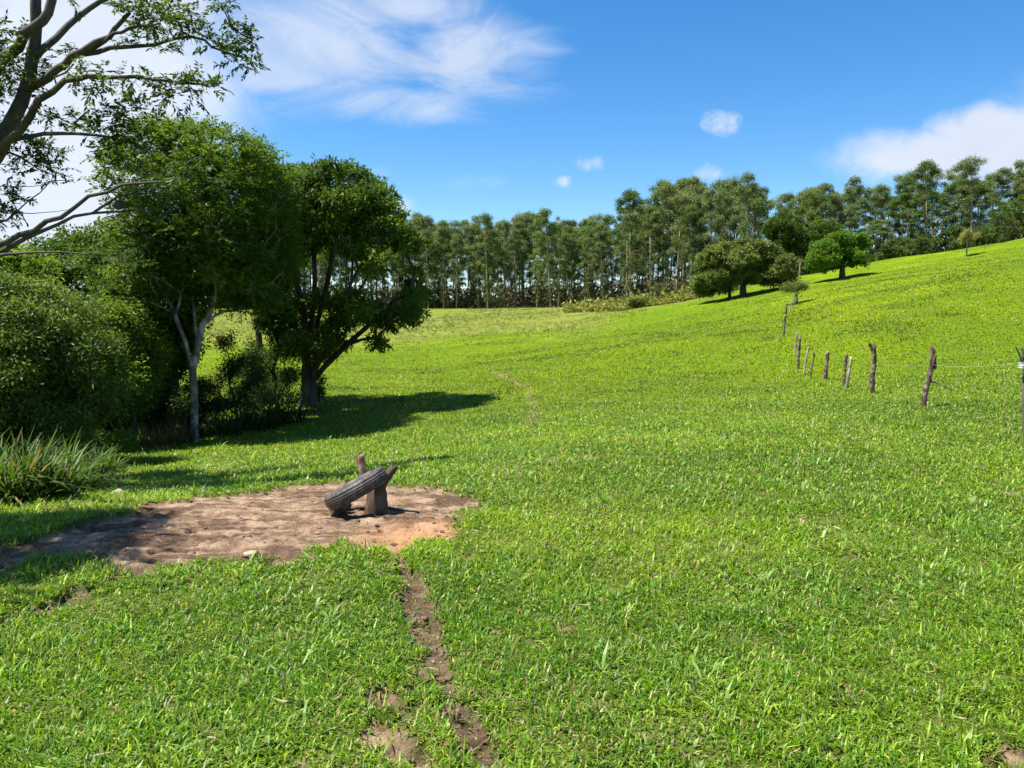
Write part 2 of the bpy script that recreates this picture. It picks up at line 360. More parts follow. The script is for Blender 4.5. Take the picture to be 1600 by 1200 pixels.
def make_grass():
    N = 1400000
    # depth distribution: density ~ D0 for Y<4 then falls with Y^-1.8
    Ys = np.geomspace(1.3, 100, 600); dens = np.minimum(1, (3.6/Ys)**1.85); pdf = dens*Ys; cdf = np.cumsum(pdf*np.gradient(Ys)); cdf /= cdf[-1]
    Y = np.interp(rng.random(N), cdf, Ys); u = rng.uniform(-330, 1930, N)
    X = (u-800)/FPX*Y
    z, m = surf(X, Y)
    cl = fbm(X, Y, 4.5, 3, 31)
    keep = (rng.random(N) < (1-sstep(.25, .7, m))*(.6+1.0*sstep(.25, .55, cl)))
    keep |= (m > .2) & (m < .97) & (rng.random(N) < .13)
    keep &= rng.random(N) < 1-.8*sstep(45, 95, Y)
    X, Y, z, m, cl = X[keep], Y[keep], z[keep], m[keep], cl[keep]; n = len(X)
    far = np.maximum(Y/3.6, 1)
    hh = rng.lognormal(0, .42, n)*.038*(.55+.95*cl)*(1+.10*(far-1)).clip(1, 2.0)*(1-.35*m)
    w = rng.uniform(.0034, .0088, n)*far**.74
    br = (rng.random(n) < .05*sstep(.55, .72, fbm(X, Y, 1.1, 3, 51))) & (Y < 14); hh[br] *= 1.5; w[br] *= 1.9
    lean = np.abs(rng.normal(.80, .45, n)).clip(0, 1.5); bend = rng.uniform(.15, 1.1, n)
    # colour (linear)
    a = fbm(X, Y, .7, 3, 41)[:, None]; b = fbm(X, Y, 6, 2, 42)[:, None]; q = rng.random((n, 1))
    g0 = np.array([.072, .185, .006]); g1_ = np.array([.265, .415, .010]); g2 = np.array([.37, .49, .07])
    t = np.clip(.15 + 1.0*(q-.35)*.8 + (a-.5)*1.2, 0, 1)
    col = g0*(1-t)+g1_*t
    ft = sstep(6, 40, Y)[:, None]; far_c = np.array([.172, .245, .006])*(.70+.60*fbm(X, Y, .11, 3, 52))[:, None]*(1-.6*sstep(.5, .7, fbm(X, Y, .45, 4, 47))[:, None])*(.7+.55*q); col = col*(1-ft*.9) + far_c*ft*.9; col *= (.78+.5*fbm(X, Y, 9, 2, 48))[:, None]
    k = (rng.random(n) < .15*(1-ft[:, 0]*.85)); col[k] = g2*rng.uniform(.8, 1.25, (k.sum(), 1))  # random pale blades: bright highlights on the grass put into the blade colour
    col[br] = np.array([.26, .40, .10])*rng.uniform(.8, 1.2, (br.sum(), 1))
    dry = rng.random(n) < (.05*(1-.7*ft[:, 0]) + .16*sstep(.60, .72, fbm(X, Y, 1.6, 3, 44)) + .35*sstep(.05, .4, m))
    col[dry] = np.array([.33, .28, .12])*rng.uniform(.6, 1.2, (dry.sum(), 1))
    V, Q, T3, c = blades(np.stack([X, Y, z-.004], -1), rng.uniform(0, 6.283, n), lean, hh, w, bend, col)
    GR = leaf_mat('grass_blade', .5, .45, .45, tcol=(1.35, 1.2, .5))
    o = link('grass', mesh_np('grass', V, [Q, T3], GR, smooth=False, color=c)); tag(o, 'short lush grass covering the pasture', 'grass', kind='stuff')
make_grass()

# ------------------------------------------------------------------ tree builder
class Skel:
    def __init__(s): s.p = []; s.par = []; s.pl = []
    def add(s, p, par):
        p = np.asarray(p, float); s.p.append(p); s.par.append(par)
        s.pl.append(0 if par < 0 else s.pl[par] + np.linalg.norm(p - s.p[par])); return len(s.p)-1
    def chain(s, pts, par=-1):
        ids = []
        for q in pts: par = s.add(q, par); ids.append(par)
        return ids
    def grow(s, targets, alpha=.45, minfrac=.0, step=.5, wob=.06, lift=.18, up=1.0, start=0, rs=None):
        rs = rs or random
        for t in targets:
            A = np.array(s.p[start:]); pl = np.array(s.pl[start:])
            d = np.linalg.norm(A - t, axis=1)
            cost = d + alpha*pl + up*np.maximum(0, A[:, 2]-t[2]+.25*d)
            j = int(np.argmin(cost)) + start; a = s.p[j]; D = np.linalg.norm(t-a); k = max(2, int(D/step)); par = j
            ctrl = (a+t)/2 + np.array([0, 0, lift*D]) + np.array([rs.gauss(0, wob*D) for _ in range(3)])
            for i in range(1, k+1):
                f = i/k; q = a*(1-f)**2 + ctrl*2*f*(1-f) + t*f*f
                if i < k: q = q + np.array([rs.gauss(0, wob*.35*D/k*2) for _ in range(3)])
                par = s.add(q, par)
    def radii(s, rtip, rbase, e=2.3):
        n = len(s.p); acc = np.zeros(n); nch = np.zeros(n, int)
        for i in range(n):
            if s.par[i] >= 0: nch[s.par[i]] += 1
        for i in range(n-1, -1, -1):
            if acc[i] == 0: acc[i] = 1.0
            if s.par[i] >= 0: acc[s.par[i]] += acc[i]
        # nodes were added parent-first, so a reverse sweep accumulates correctly
        acc2 = np.zeros(n)
        for i in range(n-1, -1, -1):
            if nch[i] == 0: acc2[i] = 1.0
            if s.par[i] >= 0: acc2[s.par[i]] += acc2[i]
        r = acc2**(1/e); r0 = r[0]
        r = rtip + (r-1)/max(r0-1, 1e-6)*(rbase-rtip)
        return r
    def mesh(s, r, sides=7, flare=0, rs=None):
        n = len(s.p); ch = [[] for _ in range(n)]
        for i in range(n):
            if s.par[i] >= 0: ch[s.par[i]].append(i)
        V, F, base = [], [], 0
        starts = [0]; st = [(0, None)]
        while st:
            i, frm = st.pop(); pts, rr = [], []
            if frm is not None: pts.append(s.p[frm]); rr.append(min(r[frm], r[i]*1.15))
            while True:
                pts.append(s.p[i]); rr.append(r[i])
                if not ch[i]: break
                c = sorted(ch[i], key=lambda k: -r[k])
                for k in c[1:]: st.append((k, i))
                i = c[0]
            if len(pts) < 2: continue
            pts = np.array(pts); rr = np.array(rr)
            v, f = tube(pts, rr, sides if rr[0] > .02 else 4); V.append(v); F.append(f+base); base += len(v)
        return np.concatenate(V), np.concatenate(F)
def tube(pts, rr, sides=8, ripple=0.0, seed=0):
    pts = np.asarray(pts, float); rr = np.asarray(rr, float); n = len(pts)
    t = norm(np.gradient(pts, axis=0)); ref = np.array([0.31, .95, .1]) if abs(t[0][2]) > .5 else np.array([0, 0, 1.])
    V = []; a0 = np.linspace(0, 2*math.pi, sides, endpoint=False); rs = np.random.default_rng(seed)
    rp = 1 + ripple*rs.normal(0, 1, sides)
    for i in range(n):
        s = np.cross(t[i], ref); s /= max(np.linalg.norm(s), 1e-6); b = np.cross(t[i], s); ref = -np.cross(t[i], s) if False else ref
        k = rr[i]*rp*(1 + (ripple*.5*rs.normal(0, 1, sides) if ripple else 0))
        V.append(pts[i] + np.cos(a0)[:, None]*s*k[:, None] + np.sin(a0)[:, None]*b*k[:, None])
    V = np.concatenate(V); i = np.arange(n-1)[:, None]*sides + np.arange(sides)[None]; j = np.arange(n-1)[:, None]*sides + (np.arange(sides)[None]+1) % sides
    F = np.stack([i, j, j+sides, i+sides], -1).reshape(-1, 4)
    return V, F
def cap_faces(nring, sides, first=True, last=True):
    out = []
    if first: out.append(np.arange(sides)[::-1])
    if last: out.append((nring-1)*sides + np.arange(sides))
    return np.array(out)

def tufts(centres, radii, per, leafn, L, Wd, droop=.3, outw=.8, flat_=.65, shell=.55, col=(.05, .10, .015), col2=(.09, .16, .02), cvar=.25, seed=0, tuftr=.10, upb=.35, rows=False):
    """leaf tufts filling ellipsoidal clumps; returns verts, quads, colours"""
    r_ = np.random.default_rng(seed); cs = np.asarray(centres, float); rad = np.asarray(radii, float)
    nt = np.maximum(3, (per*(rad/rad.mean())**2).astype(int)); idx = np.repeat(np.arange(len(cs)), nt); n = len(idx)
    d = norm(r_.normal(size=(n, 3))); d[:, 2] = np.where(r_.random(n) < upb, np.abs(d[:, 2]), d[:, 2])
    rf = shell + (1-shell)*r_.random(n)**.7; rf = np.where(r_.random(n) < .25, r_.random(n), rf)
    off = d*rf[:, None]*rad[idx][:, None]*(1+.18*r_.normal(size=(n, 1)))*np.array([1, 1, flat_]); tc_ = cs[idx]+off
    clumpt = r_.random(len(cs)); tt = np.clip(clumpt[idx]*.6 + r_.random(n)*.4, 0, 1)
    out = norm(off + np.array([0, 0, .25])*rad[idx][:, None])
    ti = np.repeat(np.arange(n), leafn); m = len(ti)
    if rows:                       # a spray: leaflets in two rows along a twig
        k = np.tile(np.arange(leafn), n); f = (k//2)/(leafn/2); sgn = np.where(k % 2, 1, -1)[:, None]
        ax = norm(out*1.0 + r_.normal(size=(n, 3))*.55 - np.array([0, 0, droop*.6])); sp_ = L*2.6
        sd2 = norm(np.cross(ax, np.array([0, 0, 1.])+r_.normal(size=(n, 3))*.35))
        p = tc_[ti] + ax[ti]*(f*sp_)[:, None] - np.array([0, 0, 1.])*(droop*.5*sp_*f**2)[:, None]
        a = norm(sd2[ti]*sgn + ax[ti]*.7 + r_.normal(size=(m, 3))*.22 - np.array([0, 0, droop*.5]))
    else:
        p = tc_[ti] + r_.normal(size=(m, 3))*tuftr
        a = norm(out[ti]*outw + r_.normal(size=(m, 3))*.75 - np.array([0, 0, droop]))
    s = norm(np.cross(a, np.array([0, 0, 1.]) + r_.normal(size=(m, 3))*.55))
    l = (L*r_.uniform(.65, 1.25, m))[:, None]; w = (Wd*r_.uniform(.7, 1.25, m))[:, None]
    V = np.empty((m, 4, 3)); sag = np.array([0, 0, 1.])*l*.12
    V[:, 0] = p; V[:, 1] = p+a*l*.45+s*w*.5-sag*.2; V[:, 2] = p+a*l-sag; V[:, 3] = p+a*l*.45-s*w*.5-sag*.2
    Q = np.arange(m)[:, None]*4 + np.arange(4)[None]
    t = tt[ti][:, None]; c = np.array(col)*(1-t)+np.array(col2)*t; c = c*(1+cvar*r_.normal(size=(m, 1))).clip(.45, 1.8)
    return V.reshape(-1, 3), Q, np.repeat(c, 4, 0)

def poly_clumps(poly, Y, thick, r0, n, seed, hollow=None, gap=1.0, asp=None):
    """clump centres filling a crown: outline in the plane at depth Y, real thickness in depth"""
    rs = np.random.default_rng(seed); pc = np.mean(poly, 0); poly = [(p[0]+(p[0]-pc[0])*.05, p[1]+(p[1]-pc[1])*.05) for p in poly]; P2 = np.array([[at(u, v, Y)[0], at(u, v, Y)[2]] for u, v in poly])
    lo, hi = P2.min(0), P2.max(0); out, rad = [], []; tries = 0; half = (hi[0]-lo[0])/2
    while len(out) < n and tries < 30000:
        tries += 1; q = lo + rs.random(2)*(hi-lo)
        if not inside(np.array([q[0]]), np.array([q[1]]), P2)[0]: continue
        e = seg_dist(np.array([q[0]]), np.array([q[1]]), P2, True)[0]
        r = r0*rs.uniform(.65, 1.2)
        if e < r*.75: 
            r = max(e*1.15, r0*.42)
            if e < r0*.22: continue
        th = thick*math.sqrt(min(1, e/half*1.6)); yy = rs.uniform(-1, 1)*th
        if hollow is not None:
            f = (q[1]-lo[1])/(hi[1]-lo[1]); ee = e/half
            if f < hollow[0] and ee > hollow[1] and rs.random() < hollow[2] : continue
        p = np.array([q[0], Y+yy, q[1]])
        if out and np.min(np.linalg.norm(np.array(out)-p, axis=1)-gap*.55*(np.array(rad)+r)) < 0: continue
        out.append(p); rad.append(r)
    return np.array(out), np.array(rad)

def build_tree(name, label, cat, trunk_pts, clumps, rad, rbase, bark, leafm, leafkw, group=None, alpha=.45, twigs=5, rtip=.008, step=.5, start=0, sides=8, lift=.12, up=1.0, flare=True, extra=None, wob=.06, e=2.0):
    base = np.array(trunk_pts[0], float); rs = random.Random(sum(map(ord, label)) if label else 5)
    root = empty(name, base, label, cat, group)
    sk = Skel()
    tp = [np.array(p, float)-base for p in trunk_pts]; dens = []
    for a, b in zip(tp[:-1], tp[1:]):
        k = max(1, int(np.linalg.norm(b-a)/step))
        for i in range(k): dens.append(a+(b-a)*i/k)
    dens.append(tp[-1]); ids = sk.chain([q+(np.array([rs.gauss(0, .02), rs.gauss(0, .02), 0]) if 0 < i < len(dens)-1 else 0) for i, q in enumerate(dens)])
    for ex in (extra or []):              # hand-placed limbs
        ex = [np.array(q, float)-base for q in ex]; A = np.array(sk.p); j = int(np.argmin(np.linalg.norm(A-ex[0], axis=1)))
        pts = []
        for a, b in zip(ex[:-1], ex[1:]):
            k = max(1, int(np.linalg.norm(b-a)/step))
            for i in range(1, k+1): pts.append(a+(b-a)*i/k)
        sk.chain(pts, j)
    cl = clumps-base; s0 = int(len(ids)*start)
    order = np.argsort(np.linalg.norm(cl-sk.p[ids[-1]], axis=1))
    sk.grow([cl[i] for i in order], alpha, step=step, start=s0, lift=lift, up=up, wob=wob, rs=rs)
    tw = []
    for i in range(len(cl)):
        for _ in range(twigs):
            d = norm(np.array([rs.gauss(0, 1), rs.gauss(0, 1), rs.gauss(0.1, .7)])); tw.append(cl[i]+d*rad[i]*rs.uniform(.5, .9))
    sk.grow(tw, 0.0, step=.35, start=s0, lift=.05, up=0, rs=rs) if tw else None
    r = sk.radii(rtip, rbase, e)
    if flare:
        for i in range(len(r)):
            z = sk.p[i][2]
            if z < rbase*3 and sk.par[i] < len(ids): r[i] *= 1+.45*max(0, 1-z/(rbase*3))**2
    sk.p[0] = sk.p[0]-np.array([0, 0, .15])
    v, f = sk.mesh(r, sides)
    link('trunk', mesh_np(name+'_trunk', v, [f], bark), root)
    kw = dict(leafkw); V, Q, c = tufts(cl, rad, **kw)
    link('crown', mesh_np(name+'_crown', V, [Q], leafm, smooth=False, color=c), root)
    return root

# ---- materials for the plants
L_BRIGHT = leaf_mat('leaf_bright', .48, .5, .25)
L_DARK = leaf_mat('leaf_dark', .42, .5, .22)
L_EUC = leaf_mat('leaf_eucalyptus', .38, .55, .25, tcol=(1.15, 1.1, .6))
B_PALE = bark_mat('bark_pale', (.09, .08, .06), (.24, .21, .17), 7, (.34, .32, .27), .8, (1, 1, .6))
B_DARK = bark_mat('bark_dark', (.035, .028, .022), (.085, .07, .055), 5, None, .8)
B_MID = bark_mat('bark_grey', (.08, .068, .055), (.17, .15, .125), 5, (.10, .10, .07), .7)
B_EUC = bark_mat('bark_eucalyptus', (.24, .18, .13), (.42, .35, .27), 1.2, (.27, .18, .12), .3, (1, 1, .2))
B_POST = bark_mat('weathered_wood', (.045, .028, .02), (.16, .105, .075), 14, (.24, .19, .15), 1.0, (1, 1, .12))
B_POSTP = bark_mat('pale_wood', (.22, .18, .14), (.36, .31, .25), 9, (.14, .10, .08), .7, (1, 1, .12))

# ---- the two big trees on the left
def px(u, v, Y): return at(u, v, Y)
YB = hit(480, 636)[1]; YA = hit(302, 692)[1]
print('YA', YA, 'YB', YB)
polyB = [(405, 300), (420, 268), (470, 260), (530, 262), (580, 280), (612, 310), (632, 350), (652, 400), (658, 450), (652, 508), (628, 515), (612, 490), (604, 545), (584, 548), (570, 505),
         (540, 520), (520, 560), (495, 572), (470, 545), (440, 550), (425, 500), (415, 460), (395, 400)]
cB, rB = poly_clumps(polyB, YB-.2, 4.8, .60, 190, 11, hollow=(.58, .26, .86), gap=.75)
_ex = [(418, 285, -.5, .5), (432, 276, .6, .5), (448, 272, -1.2, .55), (466, 270, .4, .5), (484, 271, -.8, .5), (502, 269, .8, .5), (520, 270, -.6, .5), (540, 271, .5, .5), (560, 276, -1., .5), (578, 287, .2, .5), (596, 300, -.6, .5), (612, 318, .3, .5),
       (440, 300, -1.8, .6), (470, 300, -2.2, .6), (505, 295, -2.2, .6), (545, 300, -2.0, .6), (425, 330, -.8, .6), (420, 370, -.3, .55), (580, 320, -1.5, .55), (640, 380, -.4, .5), (650, 490, -.3, .4), (640, 505, -.2, .35), (596, 540, -.2, .35), (588, 528, .1, .35), (430, 520, .4, .5), (450, 535, -.3, .45), (425, 480, -.2, .5)]
cB = np.r_[cB, [px(u, v, YB+d) for u, v, d, r in _ex]]; rB = np.r_[rB, [r for u, v, d, r in _ex]]
gB = hit(480, 636)
treeB = build_tree('tree', 'big dark spreading tree with drooping rosette leaves at the pasture edge, casting the long shadow', 'tree',
    [gB, px(481, 600, YB), px(479, 560, YB+.1), px(476, 520, YB)], cB, rB, .27, B_DARK, L_DARK,
    dict(per=30, leafn=11, L=.23, Wd=.062, droop=.30, outw=.7, flat_=.55, shell=.5, col=(.030, .070, .010), col2=(.105, .175, .016), cvar=.28, seed=3, tuftr=.05),
    alpha=.30, twigs=4, start=.6, step=.45, lift=.10, extra=[
        [px(482, 600, YB), px(497, 570, YB-.3), px(520, 530, YB-.8), px(548, 480, YB-1.2), px(575, 430, YB-1.5)],
        [px(480, 585, YB), px(470, 540, YB+.3), px(455, 490, YB+.6), px(430, 430, YB+.8), px(415, 380, YB+.8)],
        [px(480, 575, YB), px(478, 520, YB-.4), px(468, 460, YB-.9), px(452, 400, YB-1.3), px(440, 350, YB-1.6)],
        [px(479, 560, YB), px(487, 500, YB+.3), px(492, 440, YB+.5), px(490, 380, YB+.7), px(485, 320, YB+.8)],
        [px(481, 560, YB), px(497, 500, YB-.5), px(512, 440, YB-1.), px(524, 380, YB-1.3), px(530, 330, YB-1.4)],
        [px(482, 590, YB), px(500, 550, YB+.6), px(522, 500, YB+1.2), px(550, 440, YB+1.7), px(580, 380, YB+2.0)],
        [px(480, 580, YB), px(488, 530, YB+1.), px(505, 470, YB+1.8), px(515, 410, YB+2.4)],
        [px(482, 605, YB), px(505, 575, YB-.1), px(540, 540, YB-.2), px(580, 505, YB-.2), px(615, 470, YB-.2)]])
polyA = [(208, 250), (235, 222), (270, 205), (320, 206), (380, 218), (425, 234), (446, 265), (450, 330), (440, 400), (425, 470), (395, 500), (365, 480), (340, 470), (310, 500), (280, 480), (235, 500), (215, 430), (225, 360), (205, 300)]
cA, rA = poly_clumps(polyA, YA+1.6, 3.4, .55, 215, 12, gap=.8)
gA = hit(302, 692)
treeA = build_tree('tree', 'tall feathery green tree with a pale blotched trunk that forks, nearest tree of the wood', 'tree',
    [gA, px(304, 640, YA), px(303, 580, YA), px(307, 535, YA), px(316, 510, YA)], cA, rA, .092, B_PALE, L_BRIGHT,
    dict(per=58, leafn=12, L=.105, Wd=.042, droop=.25, flat_=.5, shell=.45, col=(.040, .088, .010), col2=(.125, .205, .018), cvar=.25, seed=4, rows=True),
    alpha=.35, twigs=4, start=.9, step=.4, lift=.1, extra=[[px(307, 540, YA), px(306, 515, YA), px(303, 485, YA+.3), px(298, 440, YA+.6), px(290, 380, YA+.9)],
        [px(314, 515, YA), px(330, 485, YA+.2), px(340, 430, YA+.4), px(335, 370, YA+.8)], [px(305, 560, YA), px(290, 535, YA-.2), px(276, 500, YA-.3)]])

# ---- the wood on the left: each crown with its own place
def wood_tree(label, ub, poly, Y, thick, r0, n, seed, bark, leafm, col, col2, rbase=.12, L=.11, Wd=.045, per=34, leafn=10, twigs=3, rows=False, hollow=None, cat='tree', name='tree', base=None, droop=.3, flat_=.7, gap=.8):
    c, r = poly_clumps(poly, Y, thick, r0, n, seed, hollow=hollow, gap=gap)
    x = (ub-800)/FPX*Y; b = np.array([x, Y, g1(x, Y)]); zc = c[:, 2].min()*.45+c[:, 2].mean()*.55; top = np.array([c[:, 0].mean()*.4+x*.6, Y+.1, zc])
    mid = (b+top)/2+np.array([.12, .05, 0])
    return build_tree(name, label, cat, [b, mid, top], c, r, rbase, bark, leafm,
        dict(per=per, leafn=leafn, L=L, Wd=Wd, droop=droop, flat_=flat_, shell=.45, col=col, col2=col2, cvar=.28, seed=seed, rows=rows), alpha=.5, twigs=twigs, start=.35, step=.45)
GD, GD2 = (.030, .070, .010), (.090, .155, .018)
wood_tree('dense grey green bushy tree filling the left edge behind the strap leaved plants', 40, [(-180, 470), (-90, 440), (0, 430), (70, 445), (130, 480), (165, 540), (170, 620), (150, 670), (60, 690), (-60, 690), (-190, 690)],
    14.5, 1.7, .44, 170, 21, B_MID, L_DARK, (.045, .092, .015), (.175, .25, .045), .11, .10, .034, 50, 12, 5, gap=1.05, flat_=.6)
wood_tree('yellow green tree top at the left edge above the grey green bushy tree', -40, [(-180, 420), (-110, 380), (-40, 365), (20, 385), (70, 410), (95, 450), (85, 500), (10, 520), (-180, 520)],
    18.5, 1.8, .55, 70, 22, B_MID, L_BRIGHT, (.075, .150, .012), (.17, .27, .02), .14, .12, .045, 45, 12, 3, True)
wood_tree('dark tree with a black trunk standing just left of the pale trunked tree', 266, [(160, 400), (200, 380), (260, 400), (300, 450), (300, 520), (285, 580), (240, 600), (190, 590), (165, 520)],
    YA+3.0, 1.9, .55, 100, 23, B_DARK, L_DARK, GD, (.085, .150, .016), .20, .14, .055, 40, 10, gap=1.0)
wood_tree('mid green bushy tree between the dark trunked tree and the grey green one', 196, [(120, 510), (160, 470), (215, 480), (240, 530), (245, 600), (225, 640), (180, 650), (130, 640), (110, 570)],
    YA-1.0, 1.3, .45, 90, 24, B_DARK, L_BRIGHT, (.045, .10, .010), (.17, .265, .022), .09, .10, .04, 40, 10)
wood_tree('broad dark green tree behind the yellow green crown at upper left of the wood', 100, [(60, 400), (95, 362), (140, 350), (185, 348), (225, 362), (250, 400), (245, 470), (180, 500), (100, 490), (50, 450)],
    30, 2.4, .8, 75, 25, B_DARK, L_DARK, (.040, .090, .012), (.115, .19, .018), .24, .17, .07, 42, 10)
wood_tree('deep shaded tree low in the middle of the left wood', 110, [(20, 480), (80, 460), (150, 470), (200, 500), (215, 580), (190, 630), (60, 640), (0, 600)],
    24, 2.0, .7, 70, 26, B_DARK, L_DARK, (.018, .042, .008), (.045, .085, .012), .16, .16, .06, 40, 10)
wood_tree('tree with fine mid green foliage at the far left edge, behind the grey green one', -90, [(-260, 430), (-160, 360), (-60, 350), (0, 400), (20, 520), (-20, 640), (-260, 640)],
    25, 2.4, .8, 80, 27, B_DARK, L_DARK, GD, GD2, .22, .16, .06, 42, 10)
wood_tree('tall narrow dark tree between the feathery tree and the big spreading tree', 395, [(360, 420), (385, 380), (420, 370), (450, 400), (455, 460), (430, 490), (390, 480)],
    YB+3, 1.6, .55, 40, 28, B_DARK, L_DARK, GD, GD2, .13, .16, .06, 38, 10)

# understorey bushes
def bush(label, u, v, wpx, hpx, seed, col, col2, Y=None, n=26, L=.09, Wd=.035, per=34, leafn=10, leafm=None, name='shrub', r0=None, twigs=4, group=None, droop=.2, bark=None, thickf=.8):
    g = hit(u, v) if Y is None else None
    Y = g[1] if Y is None else Y; x = (u-800)/FPX*Y; gz = g1(x, Y); g = np.array([x, Y, gz]); v0 = HORIZ+(CAMZ-gz)/Y*FPX
    poly = [(u-wpx*.5, v0-hpx*.05), (u-wpx*.52, v0-hpx*.5), (u-wpx*.3, v0-hpx*.85), (u, v0-hpx), (u+wpx*.32, v0-hpx*.82), (u+wpx*.5, v0-hpx*.45), (u+wpx*.48, v0-hpx*.05)]
    r0 = r0 or wpx/FPX*Y*.17
    c, r = poly_clumps(poly, Y, wpx/FPX*Y*.5*thickf, r0, n, seed, gap=.7)
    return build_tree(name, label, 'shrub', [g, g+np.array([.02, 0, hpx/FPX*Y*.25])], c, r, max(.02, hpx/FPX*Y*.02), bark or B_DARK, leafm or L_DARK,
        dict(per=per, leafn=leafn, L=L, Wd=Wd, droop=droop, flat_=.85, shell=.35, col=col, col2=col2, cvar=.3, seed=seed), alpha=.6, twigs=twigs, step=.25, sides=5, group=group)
bush('airy dark shrub between the pale trunk and the big tree before the sunlit slope', 365, 668, 105, 150, 31, (.03, .07, .012), (.07, .13, .02), n=30)
bush('dark leafy shrub close to the left side of the big trunk', 430, 648, 90, 190, 32, (.020, .05, .008), (.055, .105, .015), n=40)
bush('small round shrub at the right foot of the big tree', 497, 630, 26, 45, 33, (.04, .08, .012), (.08, .14, .02), n=9)
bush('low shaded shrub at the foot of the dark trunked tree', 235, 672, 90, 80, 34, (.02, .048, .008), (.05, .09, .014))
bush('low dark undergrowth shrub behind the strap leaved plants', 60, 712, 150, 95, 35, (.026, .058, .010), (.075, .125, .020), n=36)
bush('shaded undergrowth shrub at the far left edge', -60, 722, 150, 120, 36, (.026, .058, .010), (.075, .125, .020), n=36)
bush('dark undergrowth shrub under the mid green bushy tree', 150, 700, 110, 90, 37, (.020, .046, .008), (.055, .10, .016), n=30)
bush('dark shrub between the pale trunk and the dark trunk', 310, 672, 70, 95, 38, (.018, .042, .008), (.05, .09, .014), Y=YA+1.5)
bush('small bright yellow green weed at the edge of the wood beside the strap leaved plants', 186, 708, 36, 34, 39, (.09, .17, .02), (.20, .32, .05), n=14, leafm=L_BRIGHT, L=.07, Wd=.022)
bush('bright green leafy plant growing behind the strap leaved clumps', 126, 712, 44, 46, 40, (.06, .13, .015), (.14, .25, .03), n=14, leafm=L_BRIGHT)
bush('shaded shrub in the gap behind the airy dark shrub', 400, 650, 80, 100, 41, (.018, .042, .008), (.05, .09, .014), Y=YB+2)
bush('lower dark shrub left of the deep shaded tree', 20, 690, 170, 140, 42, (.026, .058, .010), (.075, .125, .020), Y=20, n=36)
bush('dark thicket shrub right of the deep shaded tree', 215, 670, 90, 130, 43, (.026, .058, .010), (.075, .125, .020), Y=26, n=30, L=.12, Wd=.05)

# strap-leaved plants
def strap_plant(label, u, v, hpx, wpx, n, seed, col, col2, dry=.04, group=None, w=.023):
    g = hit(u, v); Y = g[1]; H = hpx/FPX*Y; Wm = wpx/FPX*Y/2; r_ = np.random.default_rng(seed)
    n = int(n*1.8); root = r_.uniform(-1, 1, (n, 2)); root = root[np.hypot(*root.T) < 1]; n = len(root)
    P = np.c_[root[:, 0]*Wm*.75, root[:, 1]*Wm*.55, np.zeros(n)]
    P[:, 2] = ground(P[:, 0]+g[0], P[:, 1]+g[1])-g[2]-.03
    ang = np.arctan2(root[:, 1], root[:, 0])+r_.normal(0, 1.3, n); Ln = H*r_.uniform(.55, 1.5, n); l0 = np.abs(r_.normal(.3, .35, n)); bd = r_.uniform(.2, 2.1, n)
    K = 6; f = np.linspace(0, 1, K+1); d = np.stack([np.cos(ang), np.sin(ang), 0*ang], -1); s = np.stack([-np.sin(ang), np.cos(ang), 0*ang], -1)
    V = np.empty((n, 2*(K+1), 3)); p = P.copy()
    for i in range(K+1):
        a = l0+bd*f[i]**1.6; 
        if i: p = p + (d*np.sin(a)[:, None] + np.array([0, 0, 1.])*np.cos(a)[:, None])*(Ln/K)[:, None]
        ww = w*(1-f[i]**3)*.5*(.6+.4*min(1, f[i]*4))*r_.uniform(.9, 1.1, n)[:, None]+.001
        V[:, 2*i] = p-s*ww; V[:, 2*i+1] = p+s*ww
    Q = (np.arange(n)[:, None, None]*2*(K+1) + np.arange(K)[None, :, None]*2 + np.array([0, 1, 3, 2])[None, None]).reshape(-1, 4)
    t = r_.random((n, 1)); c = np.array(col)*(1-t)+np.array(col2)*t; dr = r_.random(n) < dry; c[dr] = np.array([.30, .20, .09])*r_.uniform(.6, 1.2, (dr.sum(), 1))
    c = np.repeat(c, 2*(K+1), 0)
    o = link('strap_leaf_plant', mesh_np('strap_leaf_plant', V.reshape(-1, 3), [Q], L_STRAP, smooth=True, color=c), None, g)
    return tag(o, label, 'plant', group)
L_STRAP = leaf_mat('leaf_strap', .38, .5, .22, tcol=(1.2, 1.15, .6))
SG, SG2 = (.035, .080, .012), (.12, .20, .032)
for a in [('strap leaved clump nearest the left edge of the photo', 12, 786, 92, 120, 260, 51), ('large strap leaved clump second from the left edge', 72, 782, 88, 110, 260, 52),
          ('strap leaved clump at the right end of the big planting', 118, 770, 66, 90, 220, 53), ('low strap leaved clump where the planting meets the lawn', 158, 742, 42, 60, 150, 54),
          ('strap leaved clump at the back of the big planting', 45, 752, 66, 110, 220, 55), ('strap leaved clump partly out of the photo at the left', -50, 775, 90, 130, 260, 56),
          ('strap leaved clump behind the right end of the planting', 105, 738, 55, 80, 180, 57)]:
    strap_plant(*a, SG, SG2)
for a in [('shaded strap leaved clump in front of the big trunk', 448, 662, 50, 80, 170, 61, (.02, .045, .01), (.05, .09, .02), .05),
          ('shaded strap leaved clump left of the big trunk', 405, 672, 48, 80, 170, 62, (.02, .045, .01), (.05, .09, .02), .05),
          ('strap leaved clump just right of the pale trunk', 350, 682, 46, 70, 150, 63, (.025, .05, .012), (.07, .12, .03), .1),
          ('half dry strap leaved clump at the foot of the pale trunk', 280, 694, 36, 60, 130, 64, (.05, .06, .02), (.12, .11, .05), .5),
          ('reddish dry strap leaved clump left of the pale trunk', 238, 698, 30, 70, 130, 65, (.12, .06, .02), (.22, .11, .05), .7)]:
    strap_plant(*a, None, .026)

